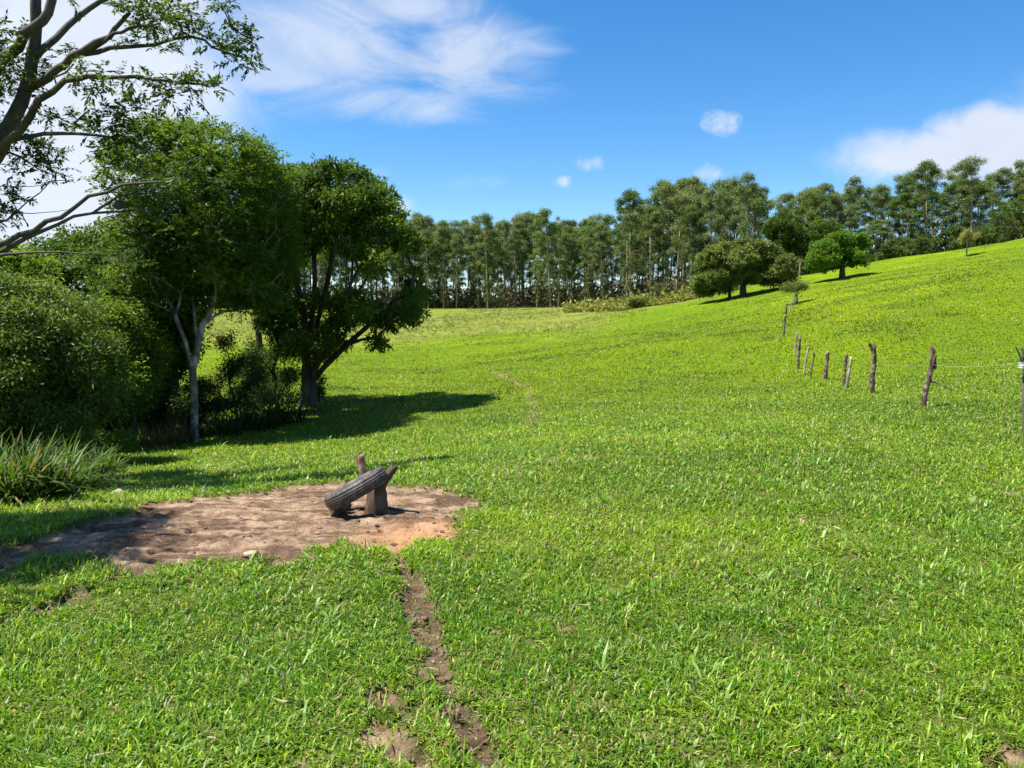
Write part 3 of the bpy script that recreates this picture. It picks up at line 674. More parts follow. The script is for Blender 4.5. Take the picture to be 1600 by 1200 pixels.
# ---- near tree with bare limbs reaching in at the upper left
YN = 9.3
def near_tree():
    P_ = lambda u, v, dY=0: px(u, v, YN+dY)
    gx = (-330-800)/FPX*YN; base = np.array([gx, YN+.2, g1(gx, YN+.2)])
    root = empty('tree', base, 'near tree reaching in at the upper left with bare curved limbs and sparse leaf sprays', 'tree')
    sk = Skel()
    def path(pts, par=-1, step=.22, wob=.012):
        pts = [np.array(q)-base for q in pts]; out = []
        # catmull-rom
        ext = [2*pts[0]-pts[1]]+pts+[2*pts[-1]-pts[-2]]
        for i in range(1, len(ext)-2):
            a, b, c, d = ext[i-1], ext[i], ext[i+1], ext[i+2]; k = max(2, int(np.linalg.norm(c-b)/step))
            for j in range(k):
                t = j/k; out.append(.5*((2*b)+(-a+c)*t+(2*a-5*b+4*c-d)*t*t+(-a+3*b-3*c+d)*t**3))
        out.append(ext[-2]); out = [q+rng.normal(0, wob, 3) if 0 < i < len(out)-1 else q for i, q in enumerate(out)]
        if par >= 0: out = out[1:]
        return sk.chain(out, par)
    R = {}
    def limb(pts, r0, r1, frm=None):
        if frm is None: ids = path(pts)
        else:
            A = np.array(sk.p); j = int(np.argmin(np.linalg.norm(A-(np.array(pts[0])-base), axis=1))); ids = path([sk.p[j]+base]+list(pts[1:]), j)
        for i, k in enumerate(ids): R[k] = r0+(r1-r0)*(i/max(1, len(ids)-1))**.8
        return ids
    # main stem leaning in from outside the frame
    limb([base-np.array([0, 0, .2]), P_(-310, 560), P_(-230, 430), P_(-110, 330), P_(-30, 265), P_(0, 225)], .17, .105)
    tips = []
    L1 = limb([P_(0, 225), P_(22, 180), P_(42, 138, .1), P_(48, 90, .1), P_(55, 40), P_(58, -30), P_(70, -120)], .085, .05, 1)
    limb([P_(-30, 265), P_(-25, 200, -.3), P_(-10, 120, -.3), P_(25, 70, -.3), P_(55, 40, -.4), P_(75, 20, -.4), P_(85, -30, -.4)], .07, .045, 1)
    l = limb([P_(48, 92, .1), P_(70, 75, .1), P_(105, 40, .3), P_(140, 12, .4), P_(175, -5, .5), P_(220, -40, .5)], .045, .025, 1)
    l = limb([P_(42, 140, .1), P_(75, 120, -.1), P_(100, 100, -.1), P_(135, 76, -.2), P_(170, 58, -.3), P_(188, 35, -.3), P_(203, 20, -.3)], .055, .02, 1); tips += l[-6:]
    l = limb([P_(112, 92, -.1), P_(150, 82, .1), P_(195, 75, .3), P_(240, 68, .4), P_(280, 60, .4), P_(320, 62, .5), P_(350, 80, .5), P_(385, 92, .5)], .032, .009, 1); tips += l[-12:]
    l = limb([P_(130, 80, -.1), P_(165, 62, -.3), P_(190, 50, -.4), P_(215, 42, -.5), P_(250, 36, -.5)], .026, .009, 1); tips += l[-7:]
    l = limb([P_(0, 240), P_(28, 205, -.4), P_(62, 160, -.5), P_(100, 128, -.5), P_(140, 122, -.6), P_(190, 122, -.6), P_(240, 124, -.6), P_(290, 130, -.6), P_(335, 135, -.6)], .052, .009, 1); tips += l[-16:]
    l = limb([P_(180, 122, -.6), P_(195, 145, -.6), P_(205, 160, -.6)], .010, .005, 1); tips += l[-3:]
    l = limb([P_(80, 140, -.5), P_(90, 122, -.5), P_(115, 100, -.6)], .016, .01, 1)
    l = limb([P_(5, 222), P_(30, 218, -.2), P_(70, 212, -.3), P_(120, 208, -.4), P_(170, 215, -.4), P_(215, 225, -.4)], .035, .009, 1); tips += l[-12:]
    l = limb([P_(-40, 275), P_(0, 240, .3), P_(30, 245, .5), P_(60, 262, .5), P_(85, 275, .5)], .02, .006, 1); tips += l[-7:]
    # low limbs
    L2 = limb([P_(-230, 430), P_(-120, 425, -.4), P_(-40, 400, -.6), P_(10, 378, -.7), P_(50, 358, -.7), P_(95, 338, -.8), P_(140, 310, -.8), P_(190, 290, -.8), P_(235, 284, -.8), P_(275, 276, -.8), P_(330, 281, -.8)], .062, .004, 1); tips += l[-4:]
    l = limb([P_(-40, 402, -.6), P_(5, 392, -.5), P_(40, 372, -.4), P_(90, 352, -.3), P_(140, 332, -.3), P_(195, 331, -.3), P_(240, 325, -.3), P_(275, 318, -.3)], .034, .004, 1)
    l = limb([P_(140, 330, -.3), P_(170, 315, -.2), P_(200, 302, -.2), P_(240, 290, -.2)], .016, .008, 1)
    l = limb([P_(-60, 405, -.6), P_(10, 397, -.9), P_(60, 394, -1.), P_(130, 394, -1.), P_(180, 402, -1.)], .022, .003, 1)
    l = limb([P_(-60, 350, 0), P_(-10, 352, .1), P_(30, 322, .1), P_(60, 300, .1), P_(80, 285, .1), P_(115, 281, .1)], .014, .004, 1)
    l = limb([P_(-60, 350, 0), P_(-10, 330, .3), P_(30, 334, .3), P_(70, 332, .3), P_(105, 328, .3)], .008, .003, 1)
    l = limb([P_(-60, 320, 0), P_(-20, 292, .3), P_(30, 290, .3), P_(70, 289, .3)], .008, .003, 1)
    # limbs out of the frame, whose leaves shade the lawn
    limb([P_(-230, 430), P_(-330, 250, -1), P_(-300, 80, -2.2), P_(-230, -60, -3)], .09, .03, 1)
    limb([P_(-110, 330), P_(-170, 150, 1), P_(-120, 0, 1.6), P_(-20, -160, 2)], .08, .03, 1)
    n0 = len(sk.p)
    # leaf clumps (u, v, radius px, depth offset)
    cl = [(200, 15, 24, -.3), (225, 28, 22, -.4), (250, 18, 26, -.3), (270, 30, 20, .2), (292, 25, 20, .2), (215, 55, 18, .3), (245, 62, 16, .4), (265, 48, 22, .4), (300, 50, 22, .4), (330, 58, 20, .5), (350, 75, 20, .5), (372, 88, 22, .5), (395, 98, 14, .5), (398, 112, 10, .5),
          (380, 55, 16, .6), (395, 62, 12, .6), (362, 45, 14, .6), (345, 5, 18, .6), (365, 2, 14, .6), (110, 0, 10, .3), (255, 75, 12, .4),
          (120, 112, 18, -.5), (128, 135, 12, -.5), (150, 128, 14, -.6), (160, 110, 12, -.6), (185, 115, 10, -.6), (210, 128, 14, -.6), (235, 120, 12, -.6), (240, 135, 12, -.6), (268, 138, 18, -.6), (290, 128, 16, -.6), (310, 128, 16, -.6), (325, 136, 14, -.6), (340, 133, 10, -.6), (270, 150, 12, -.6), (300, 150, 12, -.6), (255, 155, 8, -.6), (140, 148, 10, -.6),
          (75, 188, 16, -.3), (100, 185, 16, -.3), (118, 190, 14, -.3), (150, 198, 18, -.4), (175, 190, 18, -.4), (195, 175, 16, -.5), (205, 165, 14, -.6), (222, 170, 14, -.5), (185, 210, 24, -.4), (205, 225, 22, -.4), (170, 235, 16, -.4), (225, 210, 14, -.3), (160, 175, 12, -.4), (205, 245, 16, -.4),
          (35, 222, 18, .3), (60, 230, 20, .5), (85, 235, 14, .5), (40, 250, 18, .4), (65, 262, 20, .5), (90, 262, 16, .5), (30, 270, 14, .4), (80, 282, 12, .5), (15, 215, 12, .3),
          (5, 105, 16, -.5), (25, 112, 14, -.5), (10, 125, 14, -.5), (50, 115, 14, .1), (65, 110, 10, .1), (0, 50, 14, -.6), (45, 140, 12, .1), (105, 88, 10, .1), (115, 75, 10, .1), (28, 160, 10, 0), (60, 150, 10, 0),
          (15, 312, 18, .2), (5, 330, 16, .2), (30, 305, 12, .3), (-10, 345, 20, .2), (25, 325, 10, .2), (60, 95, 8, 0),
          (180, 262, 10, -.4), (190, 300, 12, -.2), (215, 308, 10, -.2), (170, 300, 8, -.2), (262, 272, 10, -.8), (290, 272, 16, -.8), (312, 284, 16, -.8), (335, 280, 18, -.8), (352, 290, 14, -.8), (300, 262, 12, -.8), (265, 320, 14, -.3), (285, 314, 16, -.3), (240, 302, 10, -.2), (190, 404, 12, -1.), (165, 398, 10, -1.), (210, 410, 12, -1.)]
    off = [(-60, 60), (-130, 20), (-200, 80), (-80, -60), (-160, -90), (-240, 0), (-300, 100), (-90, 160), (-170, 180), (-330, 30), (-60, 20)]
    C_, R_, = [], []
    for u, v, r, dY in cl: C_.append(P_(u, v, dY)-base); R_.append(r/FPX*YN)
    for u, v in off:
        for _ in range(4): C_.append(P_(u+rng.normal(0, 40), v+rng.normal(0, 30), rng.uniform(-.4, 2.8))-base); R_.append(rng.uniform(.25, .5))
    for _ in range(32): C_.append(np.array([rng.uniform(-7.8, -5.4), rng.uniform(4.0, 5.7), rng.uniform(4.3, 5.4)])-base); R_.append(rng.uniform(.3, .5))
    C_ = np.array(C_); R_ = np.array(R_)
    rs = random.Random(3); s_before = len(sk.p)
    order = sorted(range(len(C_)), key=lambda i: np.min(np.linalg.norm(np.array(sk.p[:n0])-C_[i], axis=1)))
    sk.grow([C_[i] for i in order], .12, step=.12, lift=.03, up=0, wob=.08, rs=rs)
    tw = [C_[i]+norm(rng.normal(size=3))*R_[i]*.8 for i in range(len(C_)) for _ in range(6)]
    sk.grow(tw, 0, step=.1, lift=.0, up=0, wob=.08, rs=rs)
    r = np.array([R.get(i, .0) for i in range(len(sk.p))])
    nch = np.zeros(len(r)); 
    for i in range(len(r)-1, n0-1, -1):
        nch[i] = max(nch[i], 1); nch[sk.par[i]] += nch[i] if sk.par[i] >= n0 else 0
    for i in range(n0, len(r)): r[i] = min(.0028*nch[i]**.42, .014)
    v, f = sk.mesh(r, 8); 
    link('trunk', mesh_np('near_trunk', v, [f], B_NEAR), root)
    V, Q, c = tufts(C_, R_*1.1, per=34, leafn=14, L=.068, Wd=.026, droop=.35, flat_=.75, shell=.2, col=(.035, .075, .012), col2=(.075, .135, .02), cvar=.25, seed=8, rows=True)
    link('crown', mesh_np('near_crown', V, [Q], L_DARK, smooth=False, color=c), root)
    # round dark nest on the low limb
    import bmesh
    bm = bmesh.new(); bmesh.ops.create_icosphere(bm, subdivisions=4, radius=.05)
    for vv in bm.verts: vv.co *= 1+.12*float(vnoise(np.array([vv.co.x*90+50]), np.array([vv.co.y*70+vv.co.z*60+50]))[0])
    me = bpy.data.meshes.new('nest'); bm.to_mesh(me); bm.free(); me.materials.append(B_DARK)
    tag(link('insect_nest', me, None, P_(185, 321, -.32)), 'round dark insect nest on the low bare limb of the near tree', 'nest')
B_NEAR = bark_mat('bark_near', (.045, .038, .030), (.115, .098, .080), 8, (.08, .075, .055), .6)
near_tree()

# ---- trees on the hillside
def solo(label, u, v, poly, thick, r0, n, seed, col, col2, bark=B_DARK, leafm=None, rbase=.3, L=.3, Wd=.14, per=40, leafn=8, trunk_top=None, hollow=None, Y=None, gap=.72, name='tree', flat_=.7, twigs=2):
    g = hit(u, v) if Y is None else np.array([(u-800)/FPX*Y, Y, g1((u-800)/FPX*Y, Y)])
    Y = g[1]; c, r = poly_clumps(poly, Y, thick, r0, n, seed, hollow=hollow, gap=gap); tt = trunk_top or (u, v-25)
    return build_tree(name, label, 'tree', [g, at(tt[0], tt[1], Y)], c, r, rbase, bark, leafm or L_DARK,
        dict(per=per, leafn=leafn, L=L, Wd=Wd, droop=.2, flat_=flat_, shell=.5, col=col, col2=col2, cvar=.28, seed=seed, tuftr=.12), alpha=.5, twigs=twigs, start=.5, step=.9, rtip=.02)
gR = hit(1161, 464); YR = gR[1]; print('round tree Y', YR)
solo('round domed olive green tree standing alone on the hillside', 1161, 464, [(1088, 425), (1092, 402), (1112, 385), (1140, 376), (1170, 375), (1200, 382), (1222, 396), (1236, 420), (1240, 442), (1225, 450), (1195, 446), (1165, 440), (1130, 446), (1100, 455), (1086, 445)],
     4.6, .85, 170, 71, (.075, .112, .024), (.185, .23, .06), rbase=.30, L=.26, Wd=.13, per=55, trunk_top=(1161, 445))
solo('small drooping olive tree touching the left side of the round domed tree', 1140, 467, [(1084, 450), (1086, 432), (1098, 420), (1118, 420), (1142, 430), (1150, 448), (1138, 458), (1110, 462), (1090, 462)],
     2.6, .8, 45, 72, (.07, .105, .024), (.165, .21, .06), rbase=.14, L=.24, Wd=.12, per=50)
solo('bright green tree with a short thick trunk, right of the round domed tree', 1316, 436, [(1263, 405), (1270, 385), (1290, 375), (1300, 364), (1335, 364), (1352, 378), (1354, 400), (1345, 418), (1325, 415), (1310, 420), (1285, 425), (1268, 420)],
     3.0, .62, 85, 73, (.060, .14, .014), (.15, .27, .024), rbase=.26, L=.24, Wd=.13, per=45, leafm=L_BRIGHT, trunk_top=(1316, 418))
YS = hit(1510, 401)[1]
solo('tiny pale sapling alone on the upper slope of the hill', 1510, 401, [(1500, 372), (1506, 360), (1516, 359), (1526, 366), (1528, 375), (1518, 382), (1503, 381)],
     .9, .35, 16, 74, (.22, .22, .07), (.34, .32, .12), bark=B_PALE, rbase=.07, L=.16, Wd=.06, per=34, trunk_top=(1511, 380), leafm=L_BRIGHT)
solo('dark green tree with a stout trunk behind the round domed tree', 1260, 425, [(1200, 375), (1195, 350), (1220, 330), (1250, 342), (1262, 355), (1290, 345), (1310, 360), (1290, 380), (1270, 400), (1240, 415), (1215, 395)],
     3.4, 1.1, 70, 75, (.030, .062, .012), (.085, .14, .022), rbase=.3, L=.34, Wd=.16, Y=106, trunk_top=(1258, 400))
solo('yellow tinged leafy tree behind and between the two hillside trees', 1298, 420, [(1270, 352), (1285, 335), (1305, 350), (1320, 368), (1300, 395), (1275, 385)],
     2.6, 1.0, 30, 76, (.06, .12, .012), (.13, .20, .02), rbase=.2, L=.3, Wd=.14, Y=110, trunk_top=(1298, 400), leafm=L_BRIGHT)
solo('small flat topped thorny tree leaning by the far fence posts', 1247, 474, [(1222, 452), (1228, 444), (1245, 441), (1262, 443), (1264, 449), (1250, 454), (1232, 456)],
     .9, .22, 26, 77, (.10, .14, .03), (.20, .22, .07), bark=B_PALE, rbase=.05, L=.12, Wd=.05, per=20, trunk_top=(1243, 456), leafm=L_BRIGHT)

# ---- eucalyptus wood: a few sources, copied
def euc_source(seed, H, dense=1.0, colA=(.045, .085, .030), colB=(.105, .155, .050), low=.35, label='', wf=1.0):
    r_ = np.random.default_rng(seed); rs = random.Random(seed); cl, rad = [], []
    lean = r_.normal(0, .35, 2); n = int(r_.integers(32, 40)*dense)
    for i in range(n):
        f = low + (1-low)*((i+.5)/n)**.72; z = H*(f-.03)
        wmax = H*.125*wf*math.sqrt(max(0, 1-((f-.70)/.45)**2))+.2; a = i*2.4+rs.uniform(-.5, .5); d = wmax*rs.uniform(.3, 1.05)
        cl.append([math.cos(a)*d+lean[0]*f*2, math.sin(a)*d+lean[1]*f*2, z-rs.uniform(0, .8)]); rad.append(rs.uniform(.42, 1.15)*(.36+.74*f)*H/22)
    cl.append([lean[0]*2, lean[1]*2, H*.95]); rad.append(1.3*H/22)
    cl = np.array(cl); rad = np.array(rad)
    trunk = [(0, 0, 0), (lean[0]*.5, lean[1]*.5, H*.3), (lean[0]*1.2, lean[1]*1.2, H*.6), (lean[0]*2, lean[1]*2, H*.86)]
    root = build_tree('eucalyptus_tree', label, 'tree', trunk, cl, rad, H*.0085, B_EUC, L_EUC,
        dict(per=36, leafn=7, L=.36, Wd=.125, droop=.55, flat_=.62, shell=.45, col=colA, col2=colB, cvar=.3, seed=seed, tuftr=.22), alpha=.18, twigs=2, start=.33, step=1.4, rtip=.022, sides=5, lift=.06, up=.8, flare=False)
    return root
SRC = [euc_source(100+i, 22, dense=[1, .8, 1.15, .9, 1.2, .7][i], low=[.12, .24, .08, .20, .07, .38][i], wf=[1, .9, 1.15, 1, 1.1, .8][i],
                  colA=[(.075, .120, .038), (.09, .135, .048), (.07, .12, .035), (.085, .13, .046), (.055, .10, .026), (.095, .135, .054)][i],
                  colB=[(.19, .25, .07), (.205, .255, .09), (.18, .245, .055), (.21, .26, .085), (.15, .215, .045), (.21, .245, .09)][i]) for i in range(6)]
used_src = set()
def copy_tree(src, loc, rz, sc, label, group, sz=1.0):
    if src.name not in used_src and src in SRC: used_src.add(src.name); r = src
    else:
        r = src.copy(); C.objects.link(r)
        for ch in src.children:
            c = ch.copy(); C.objects.link(c); c.parent = r
    r.location = loc; r.rotation_euler = (0, 0, rz); r.scale = (sc, sc, sc*sz); r['label'] = label; r['category'] = 'tree'
    if group: r['group'] = group
    elif 'group' in r.keys(): del r['group']
    return r
SPEC = [(860, 484, 330, 2, 'leafy eucalyptus standing forward of the wood, its bare red brown trunk reaching the grass'),
        (492*2, 476, 300, 4, 'bushy dark eucalyptus in front of the wood where the brushy slope begins'),
        (762, 482, 337, 0, 'eucalyptus with a thick dark trunk near the left end of the far wood'),
        (1440, 0, 256, 4, 'dark layered umbrella topped eucalyptus above the white cloud edge on the ridge'),
        (1166, 0, 277, 3, 'tall narrow eucalyptus top standing clear of its neighbours behind the round domed tree'),
        (1510, 0, 250, 5, 'thin tuft topped eucalyptus, tallest on the right half of the ridge')]
def top_row(u):          # row of the wood's skyline in the photo
    xs = [300, 620, 700, 760, 830, 890, 930, 985, 1025, 1085, 1130, 1170, 1210, 1265, 1330, 1380, 1440, 1500, 1540, 1600, 1800]
    ys = [330, 335, 340, 345, 335, 345, 340, 325, 290, 283, 285, 282, 310, 278, 278, 285, 262, 268, 255, 262, 245]
    return float(np.interp(u, xs, ys))
def edge_Y(u):
    return float(np.interp(u, [200, 600, 800, 1000, 1100, 1250, 1400, 1700], [184, 184, 180, 160, 140, 128, 122, 118]))
rs = random.Random(99)
GL = ('tall slender eucalyptus in the dense wood along the far side of the grassy bowl', 'eucalyptus trees of the far wood')
GRr = ('tall eucalyptus in the wood standing along the skyline of the right hand ridge', 'eucalyptus trees along the ridge')
cnt = 0
def place_euc(u, Y, vtop, k, label, group, zfac=1.0):
    global cnt
    x = (u-800)/FPX*Y; z = g1(x, Y); H = (CAMZ + (HORIZ-vtop)/FPX*Y) - z; sc = H/22/.985
    wide = max(.75, sc)
    r = copy_tree(SRC[k], (x, Y, z-.1), rs.uniform(0, 6.28), wide, label, group, sz=sc/wide); cnt += 1
for u, v, vt, k, lab in SPEC:
    Y = hit(u, v)[1] if v else edge_Y(u)-3
    if v == 484: Y = 165
    if v == 476: Y = 146
    if v == 482: Y = 178
    place_euc(u, Y, vt, k, lab, None)
for row in range(6):
    u = 330 + rs.uniform(0, 10)
    while u < 1660:
        Y = edge_Y(u) + 3 + row*[5.5, 4.5][u > 1050] + rs.uniform(-1.6, 1.6)
        sp = rs.uniform(2.9, 5.4)/Y*FPX
        if u < 600: sp *= 1.5
        if u > 1100 and row > 3: u += sp; continue
        vt = top_row(u) + (abs(rs.gauss(0, 20)) if row < 2 else rs.uniform(-2, 34)) + (12 if row == 0 else 0)
        lab, grp = GL if u < 1110 else GRr
        place_euc(u, Y, vt, rs.choice([0, 1, 2, 3, 4, 5, 0, 3]), lab, grp)
        u += sp
print('eucalyptus', cnt)

# thin understorey at the foot of the wood and weeds on the slopes: nobody could count them
def scatter_weeds(name, label, n, ufun, yfun, size, col, col2, seed, leafn=10, mat=None, upr=1.0, keepf=None, cat='weeds', zr=0):
    r_ = np.random.default_rng(seed); u = ufun(r_, n); Y = yfun(r_, n, u); X = (u-800)/FPX*Y
    if keepf is not None: k = keepf(X, Y, r_); X, Y, u = X[k], Y[k], u[k]
    z = ground(X, Y); s = size*r_.lognormal(0, .35, len(X)); c0 = np.stack([X, Y, z+s*.35*upr+zr*r_.random(len(X))**2.2], -1)
    m = len(X); ti = np.repeat(np.arange(m), leafn); q = len(ti)
    p = c0[ti] + r_.normal(size=(q, 3))*s[ti][:, None]*np.array([.38, .38, .28*upr]); p[:, 2] = np.maximum(p[:, 2], z[ti]+.02)
    a = norm(r_.normal(size=(q, 3))+np.array([0, 0, .5])); sd_ = norm(np.cross(a, r_.normal(size=(q, 3))+np.array([0, 0, 1.])))
    l = (s[ti]*.45*r_.uniform(.7, 1.3, q))[:, None]; w = l*.4
    V = np.empty((q, 4, 3)); V[:, 0] = p; V[:, 1] = p+a*l*.45+sd_*w*.5; V[:, 2] = p+a*l; V[:, 3] = p+a*l*.45-sd_*w*.5
    t = (np.clip(fbm(X, Y, .12, 3, seed)*1.6-.3 + r_.normal(0, .2, m), 0, 1))[ti][:, None]; c = (np.array(col)*(1-t)+np.array(col2)*t)*(1+.25*r_.normal(size=(q, 1))).clip(.5, 1.7)
    o = link(name, mesh_np(name, V.reshape(-1, 3), [np.arange(q)[:, None]*4+np.arange(4)[None]], mat or L_EUC, smooth=False, color=np.repeat(c, 4, 0)))
    return tag(o, label, cat, kind='stuff')
scatter_weeds('weeds', 'scattered weed tufts over the grass of the far bowl', 15000, lambda r, n: r.uniform(250, 1010, n), lambda r, n, u: r.uniform(74, 174, n), .22, (.065, .10, .016), (.17, .20, .045), 5,
              keepf=lambda X, Y, r: (fbm(X, Y, .07, 3, 77) > .40) & (r.random(len(X)) < sstep(72, 100, Y)))
scatter_weeds('brush', 'yellowing knee high brush on the slope below the wood', 5200, lambda r, n: r.uniform(885, 1150, n), lambda r, n, u: np.interp(u, [885, 1000, 1080, 1150], [118, 108, 103, 101])+np.abs(r.normal(0, 1, n))*13, .72, (.17, .21, .035), (.36, .29, .09), 6,
              keepf=lambda X, Y, r: Y < 150, leafn=12, cat='brush')
scatter_weeds('undergrowth', 'dark undergrowth at the foot of the eucalyptus wood', 10000, lambda r, n: r.uniform(330, 1680, n), lambda r, n, u: np.interp(u, [200, 600, 800, 1000, 1100, 1250, 1400, 1700], [184, 184, 180, 160, 140, 128, 122, 118])+4+np.abs(r.normal(0, 1, n))*14, 1.2, (.075, .075, .03), (.16, .13, .065), 7, leafn=12, upr=1.3, cat='undergrowth', zr=4.5)
scatter_weeds('grass_tufts', 'darker patches of tussock dotted over the hillside grass', 26000, lambda r, n: r.uniform(500, 1750, n), lambda r, n, u: 30+75*r.random(n)**.8, .13, (.045, .10, .010), (.09, .17, .016), 9, leafn=8, cat='grass', upr=.4,
              keepf=lambda X, Y, r: (fbm(X*.6, Y, .38, 3, 79) > .70) | (r.random(len(X)) < .012))

bush('rounded grey green bush at the top of the brushy slope, in front of the wood', 1040, 478, 46, 34, 81, (.07, .09, .03), (.16, .17, .07), Y=112, n=22, L=.22, Wd=.10, per=40, leafm=L_EUC)
bush('low leafy bush between the rounded bush and the round domed tree', 1078, 472, 36, 18, 82, (.08, .11, .03), (.17, .19, .06), Y=108, n=14, L=.2, Wd=.09, per=36, leafm=L_EUC)
bush('loose yellow green bush lower on the brushy slope', 998, 488, 36, 20, 83, (.09, .13, .03), (.2, .23, .06), Y=108, n=14, L=.2, Wd=.09, per=36, leafm=L_EUC)
for i, (u, Y, wp, hp, lab) in enumerate([(1395, 110, 50, 34, 'dark shrub on the skyline right of the bright green tree'), (1345, 114, 60, 40, 'dark shrub behind the bright green tree'),
        (1450, 112, 60, 36, 'dark shrub on the ridge under the umbrella topped eucalyptus'), (1500, 113, 56, 44, 'round green shrub on the ridge behind the pale sapling'),
        (1560, 112, 70, 60, 'leafy green shrub on the ridge, second from the right edge'), (1605, 112, 60, 80, 'tall leafy shrub on the ridge at the right edge'), (1425, 116, 60, 50, 'tall dark shrub in the ridge wood left of the umbrella topped eucalyptus'),
        (1535, 116, 60, 50, 'tall dark shrub in the ridge wood right of the pale sapling')]):
    bush(lab, u, 0, wp, hp, 90+i, (.045, .08, .018), (.12, .175, .04), Y=Y, n=14, L=.26, Wd=.12, per=40, group='shrubs along the ridge')

# ------------------------------------------------------------------ fence posts
def post_mesh(pts, rr, sides=10, seed=0, ripple=.07):
    v, f = tube(pts, rr, sides, ripple, seed); rs_ = np.random.default_rng(seed); n = len(pts)
    v[-sides:, 2] += rs_.normal(0, 1, sides)*rr[-1]*.35
    return v, [f], [cap_faces(n, sides)], len(v)
def merge(parts):
    V, F4, FN, b = [], [], {}, 0
    for v, f4, fc, n in parts:
        V.append(v); F4 += [f+b for f in f4]
        for c in fc: FN.setdefault(c.shape[1], []).append(c+b)
        b += n
    return np.concatenate(V), F4 + [np.concatenate(c) for c in FN.values()]
def smoothpath(pts, k=5):
    pts = [np.array(p, float) for p in pts]; ext = [2*pts[0]-pts[1]]+pts+[2*pts[-1]-pts[-2]]; out = []
    for i in range(1, len(ext)-2):
        a, b, c, d = ext[i-1], ext[i], ext[i+1], ext[i+2]
        for j in range(k): t = j/k; out.append(.5*((2*b)+(-a+c)*t+(2*a-5*b+4*c-d)*t*t+(-a+3*b-3*c+d)*t**3))
    out.append(pts[-1]); return np.array(out)
def post(label, base, top, wpx, seed, bark, mids=(), stubs=(), part=None, name='fence_post', group='fence posts climbing the hillside'):
    g = hit(*base); Y = g[1]; P0 = g-np.array([0, 0, .12]); pts = [P0]+[at(u, v, Y+d) for u, v, d in mids]+[at(top[0], top[1], Y)]
    sp = smoothpath(pts, 6); r0 = wpx/FPX*Y/2*.80; rr = r0*np.linspace(1.08, .92, len(sp))*(1+.08*np.random.default_rng(seed).normal(size=len(sp)))
    parts = [post_mesh(sp-g, rr, 10, seed)]
    for s_pts, w0, w1 in stubs:
        q = smoothpath([at(u, v, Y+d) for u, v, d in s_pts], 4)-g; parts.append(post_mesh(q, np.linspace(w0, w1, len(q))/FPX*Y/2, 7, seed+1))
    V, F = merge(parts); o = link(name, mesh_np(name, V, F, bark, smooth=True), None, g)
    return tag(o, label, 'fence post', group), g, Y
pN, gN, Yn = post('leaning fence post with a broken side stub and a thin stick poking out', (1443, 637), (1456, 541), 9.5, 1, B_POST, mids=[(1445, 618, 0), (1451, 592, 0), (1456, 570, 0)],
     stubs=[([(1456, 575, 0), (1460, 560, -.02), (1461, 556, -.02)], 8, 5), ([(1459, 562, 0), (1462, 572, -.02), (1461, 577, -.02)], 5, 3), ([(1452, 595, 0), (1470, 601, -.05), (1488, 610, -.1)], 2.4, 1.4), ([(1475, 603, -.05), (1483, 602, -.1)], 1.2, .8)])
pF, gF, Yf = post('forked fence post with a pale knot halfway up', (1364, 617), (1365, 541), 8.5, 2, B_POST, mids=[(1363, 590, 0), (1366, 565, 0)],
     stubs=[([(1365, 548, 0), (1361, 540, 0), (1358, 536, 0)], 6, 4), ([(1365, 548, 0), (1367, 541, 0), (1367, 538, 0)], 5, 4)])
post('dark fence post, left one of the crossed pair', (1318, 604), (1323, 554), 5.5, 3, B_POST, mids=[(1320, 580, 0)])
post('pale fence post, right one of the crossed pair', (1322, 607), (1330, 558), 5.5, 4, B_POSTP, mids=[(1326, 585, -.1)])
post('straight flat topped brown fence post between the crossed pair and the thin posts', (1290, 594), (1294, 549), 7, 5, B_POST, mids=[(1291, 570, 0)])
post('very thin dark crooked fence post right of the thin pale one', (1267, 591), (1272, 550), 3, 6, B_POST, mids=[(1268, 575, 0), (1271, 562, 0)])
post('thin pale fence post leaning to the right', (1256, 584), (1264, 541), 4, 7, B_POSTP, mids=[(1259, 565, 0)])
post('thick dark fence post beside the twisted thin one', (1247, 577), (1250, 528), 5.5, 8, B_POST, mids=[(1248, 550, 0)])
post('twisted thin fence post behind the thick dark one', (1241, 557), (1245, 520), 3.5, 9, B_POSTP, mids=[(1243, 540, 0), (1244, 530, 0)])
post('tall knobbly fence post standing apart in the middle distance', (1224, 526), (1229, 475), 4, 10, B_POST, mids=[(1226, 505, 0), (1228, 488, 0)], stubs=[([(1227, 488, 0), (1230, 485, 0)], 3, 2), ([(1226, 505, 0), (1218, 499, 0)], 1.2, .7), ([(1226, 507, 0), (1236, 506, 0)], 1.2, .7)])
post('far thin fence post below the flat topped thorny tree', (1233, 489), (1238, 466), 2.2, 11, B_POSTP)
post('farthest thin fence post, left one under the flat topped thorny tree', (1239, 480), (1243, 458), 2.0, 12, B_POST)
post('farthest thin fence post, right one under the flat topped thorny tree', (1243, 474), (1248, 452), 2.0, 13, B_POSTP, stubs=[([(1245, 468, 0), (1254, 461, 0)], 1.0, .6)])
pE, gE, Ye = post('fence post at the right edge of the photo with twigs and a white wire coil', (1602, 682), (1602, 548), 9, 14, B_MID, mids=[(1601, 620, 0), (1602, 580, 0)],
     stubs=[([(1598, 568, 0), (1592, 553, -.03), (1586, 539, -.05)], 3.5, 1.6), ([(1599, 560, 0), (1598, 550, 0), (1597, 542, 0)], 4, 2.5), ([(1598, 585, 0), (1596, 590, -.1)], 4, 2.5)])
m_wire, nn = mat_new('galvanised_wire'); pp = nn.n('ShaderNodeBsdfPrincipled', {'Base Color': (.62, .62, .60, 1), 'Roughness': .5, 'Metallic': .3}); nn.n('ShaderNodeOutputMaterial', {0: pp.outputs[0]})
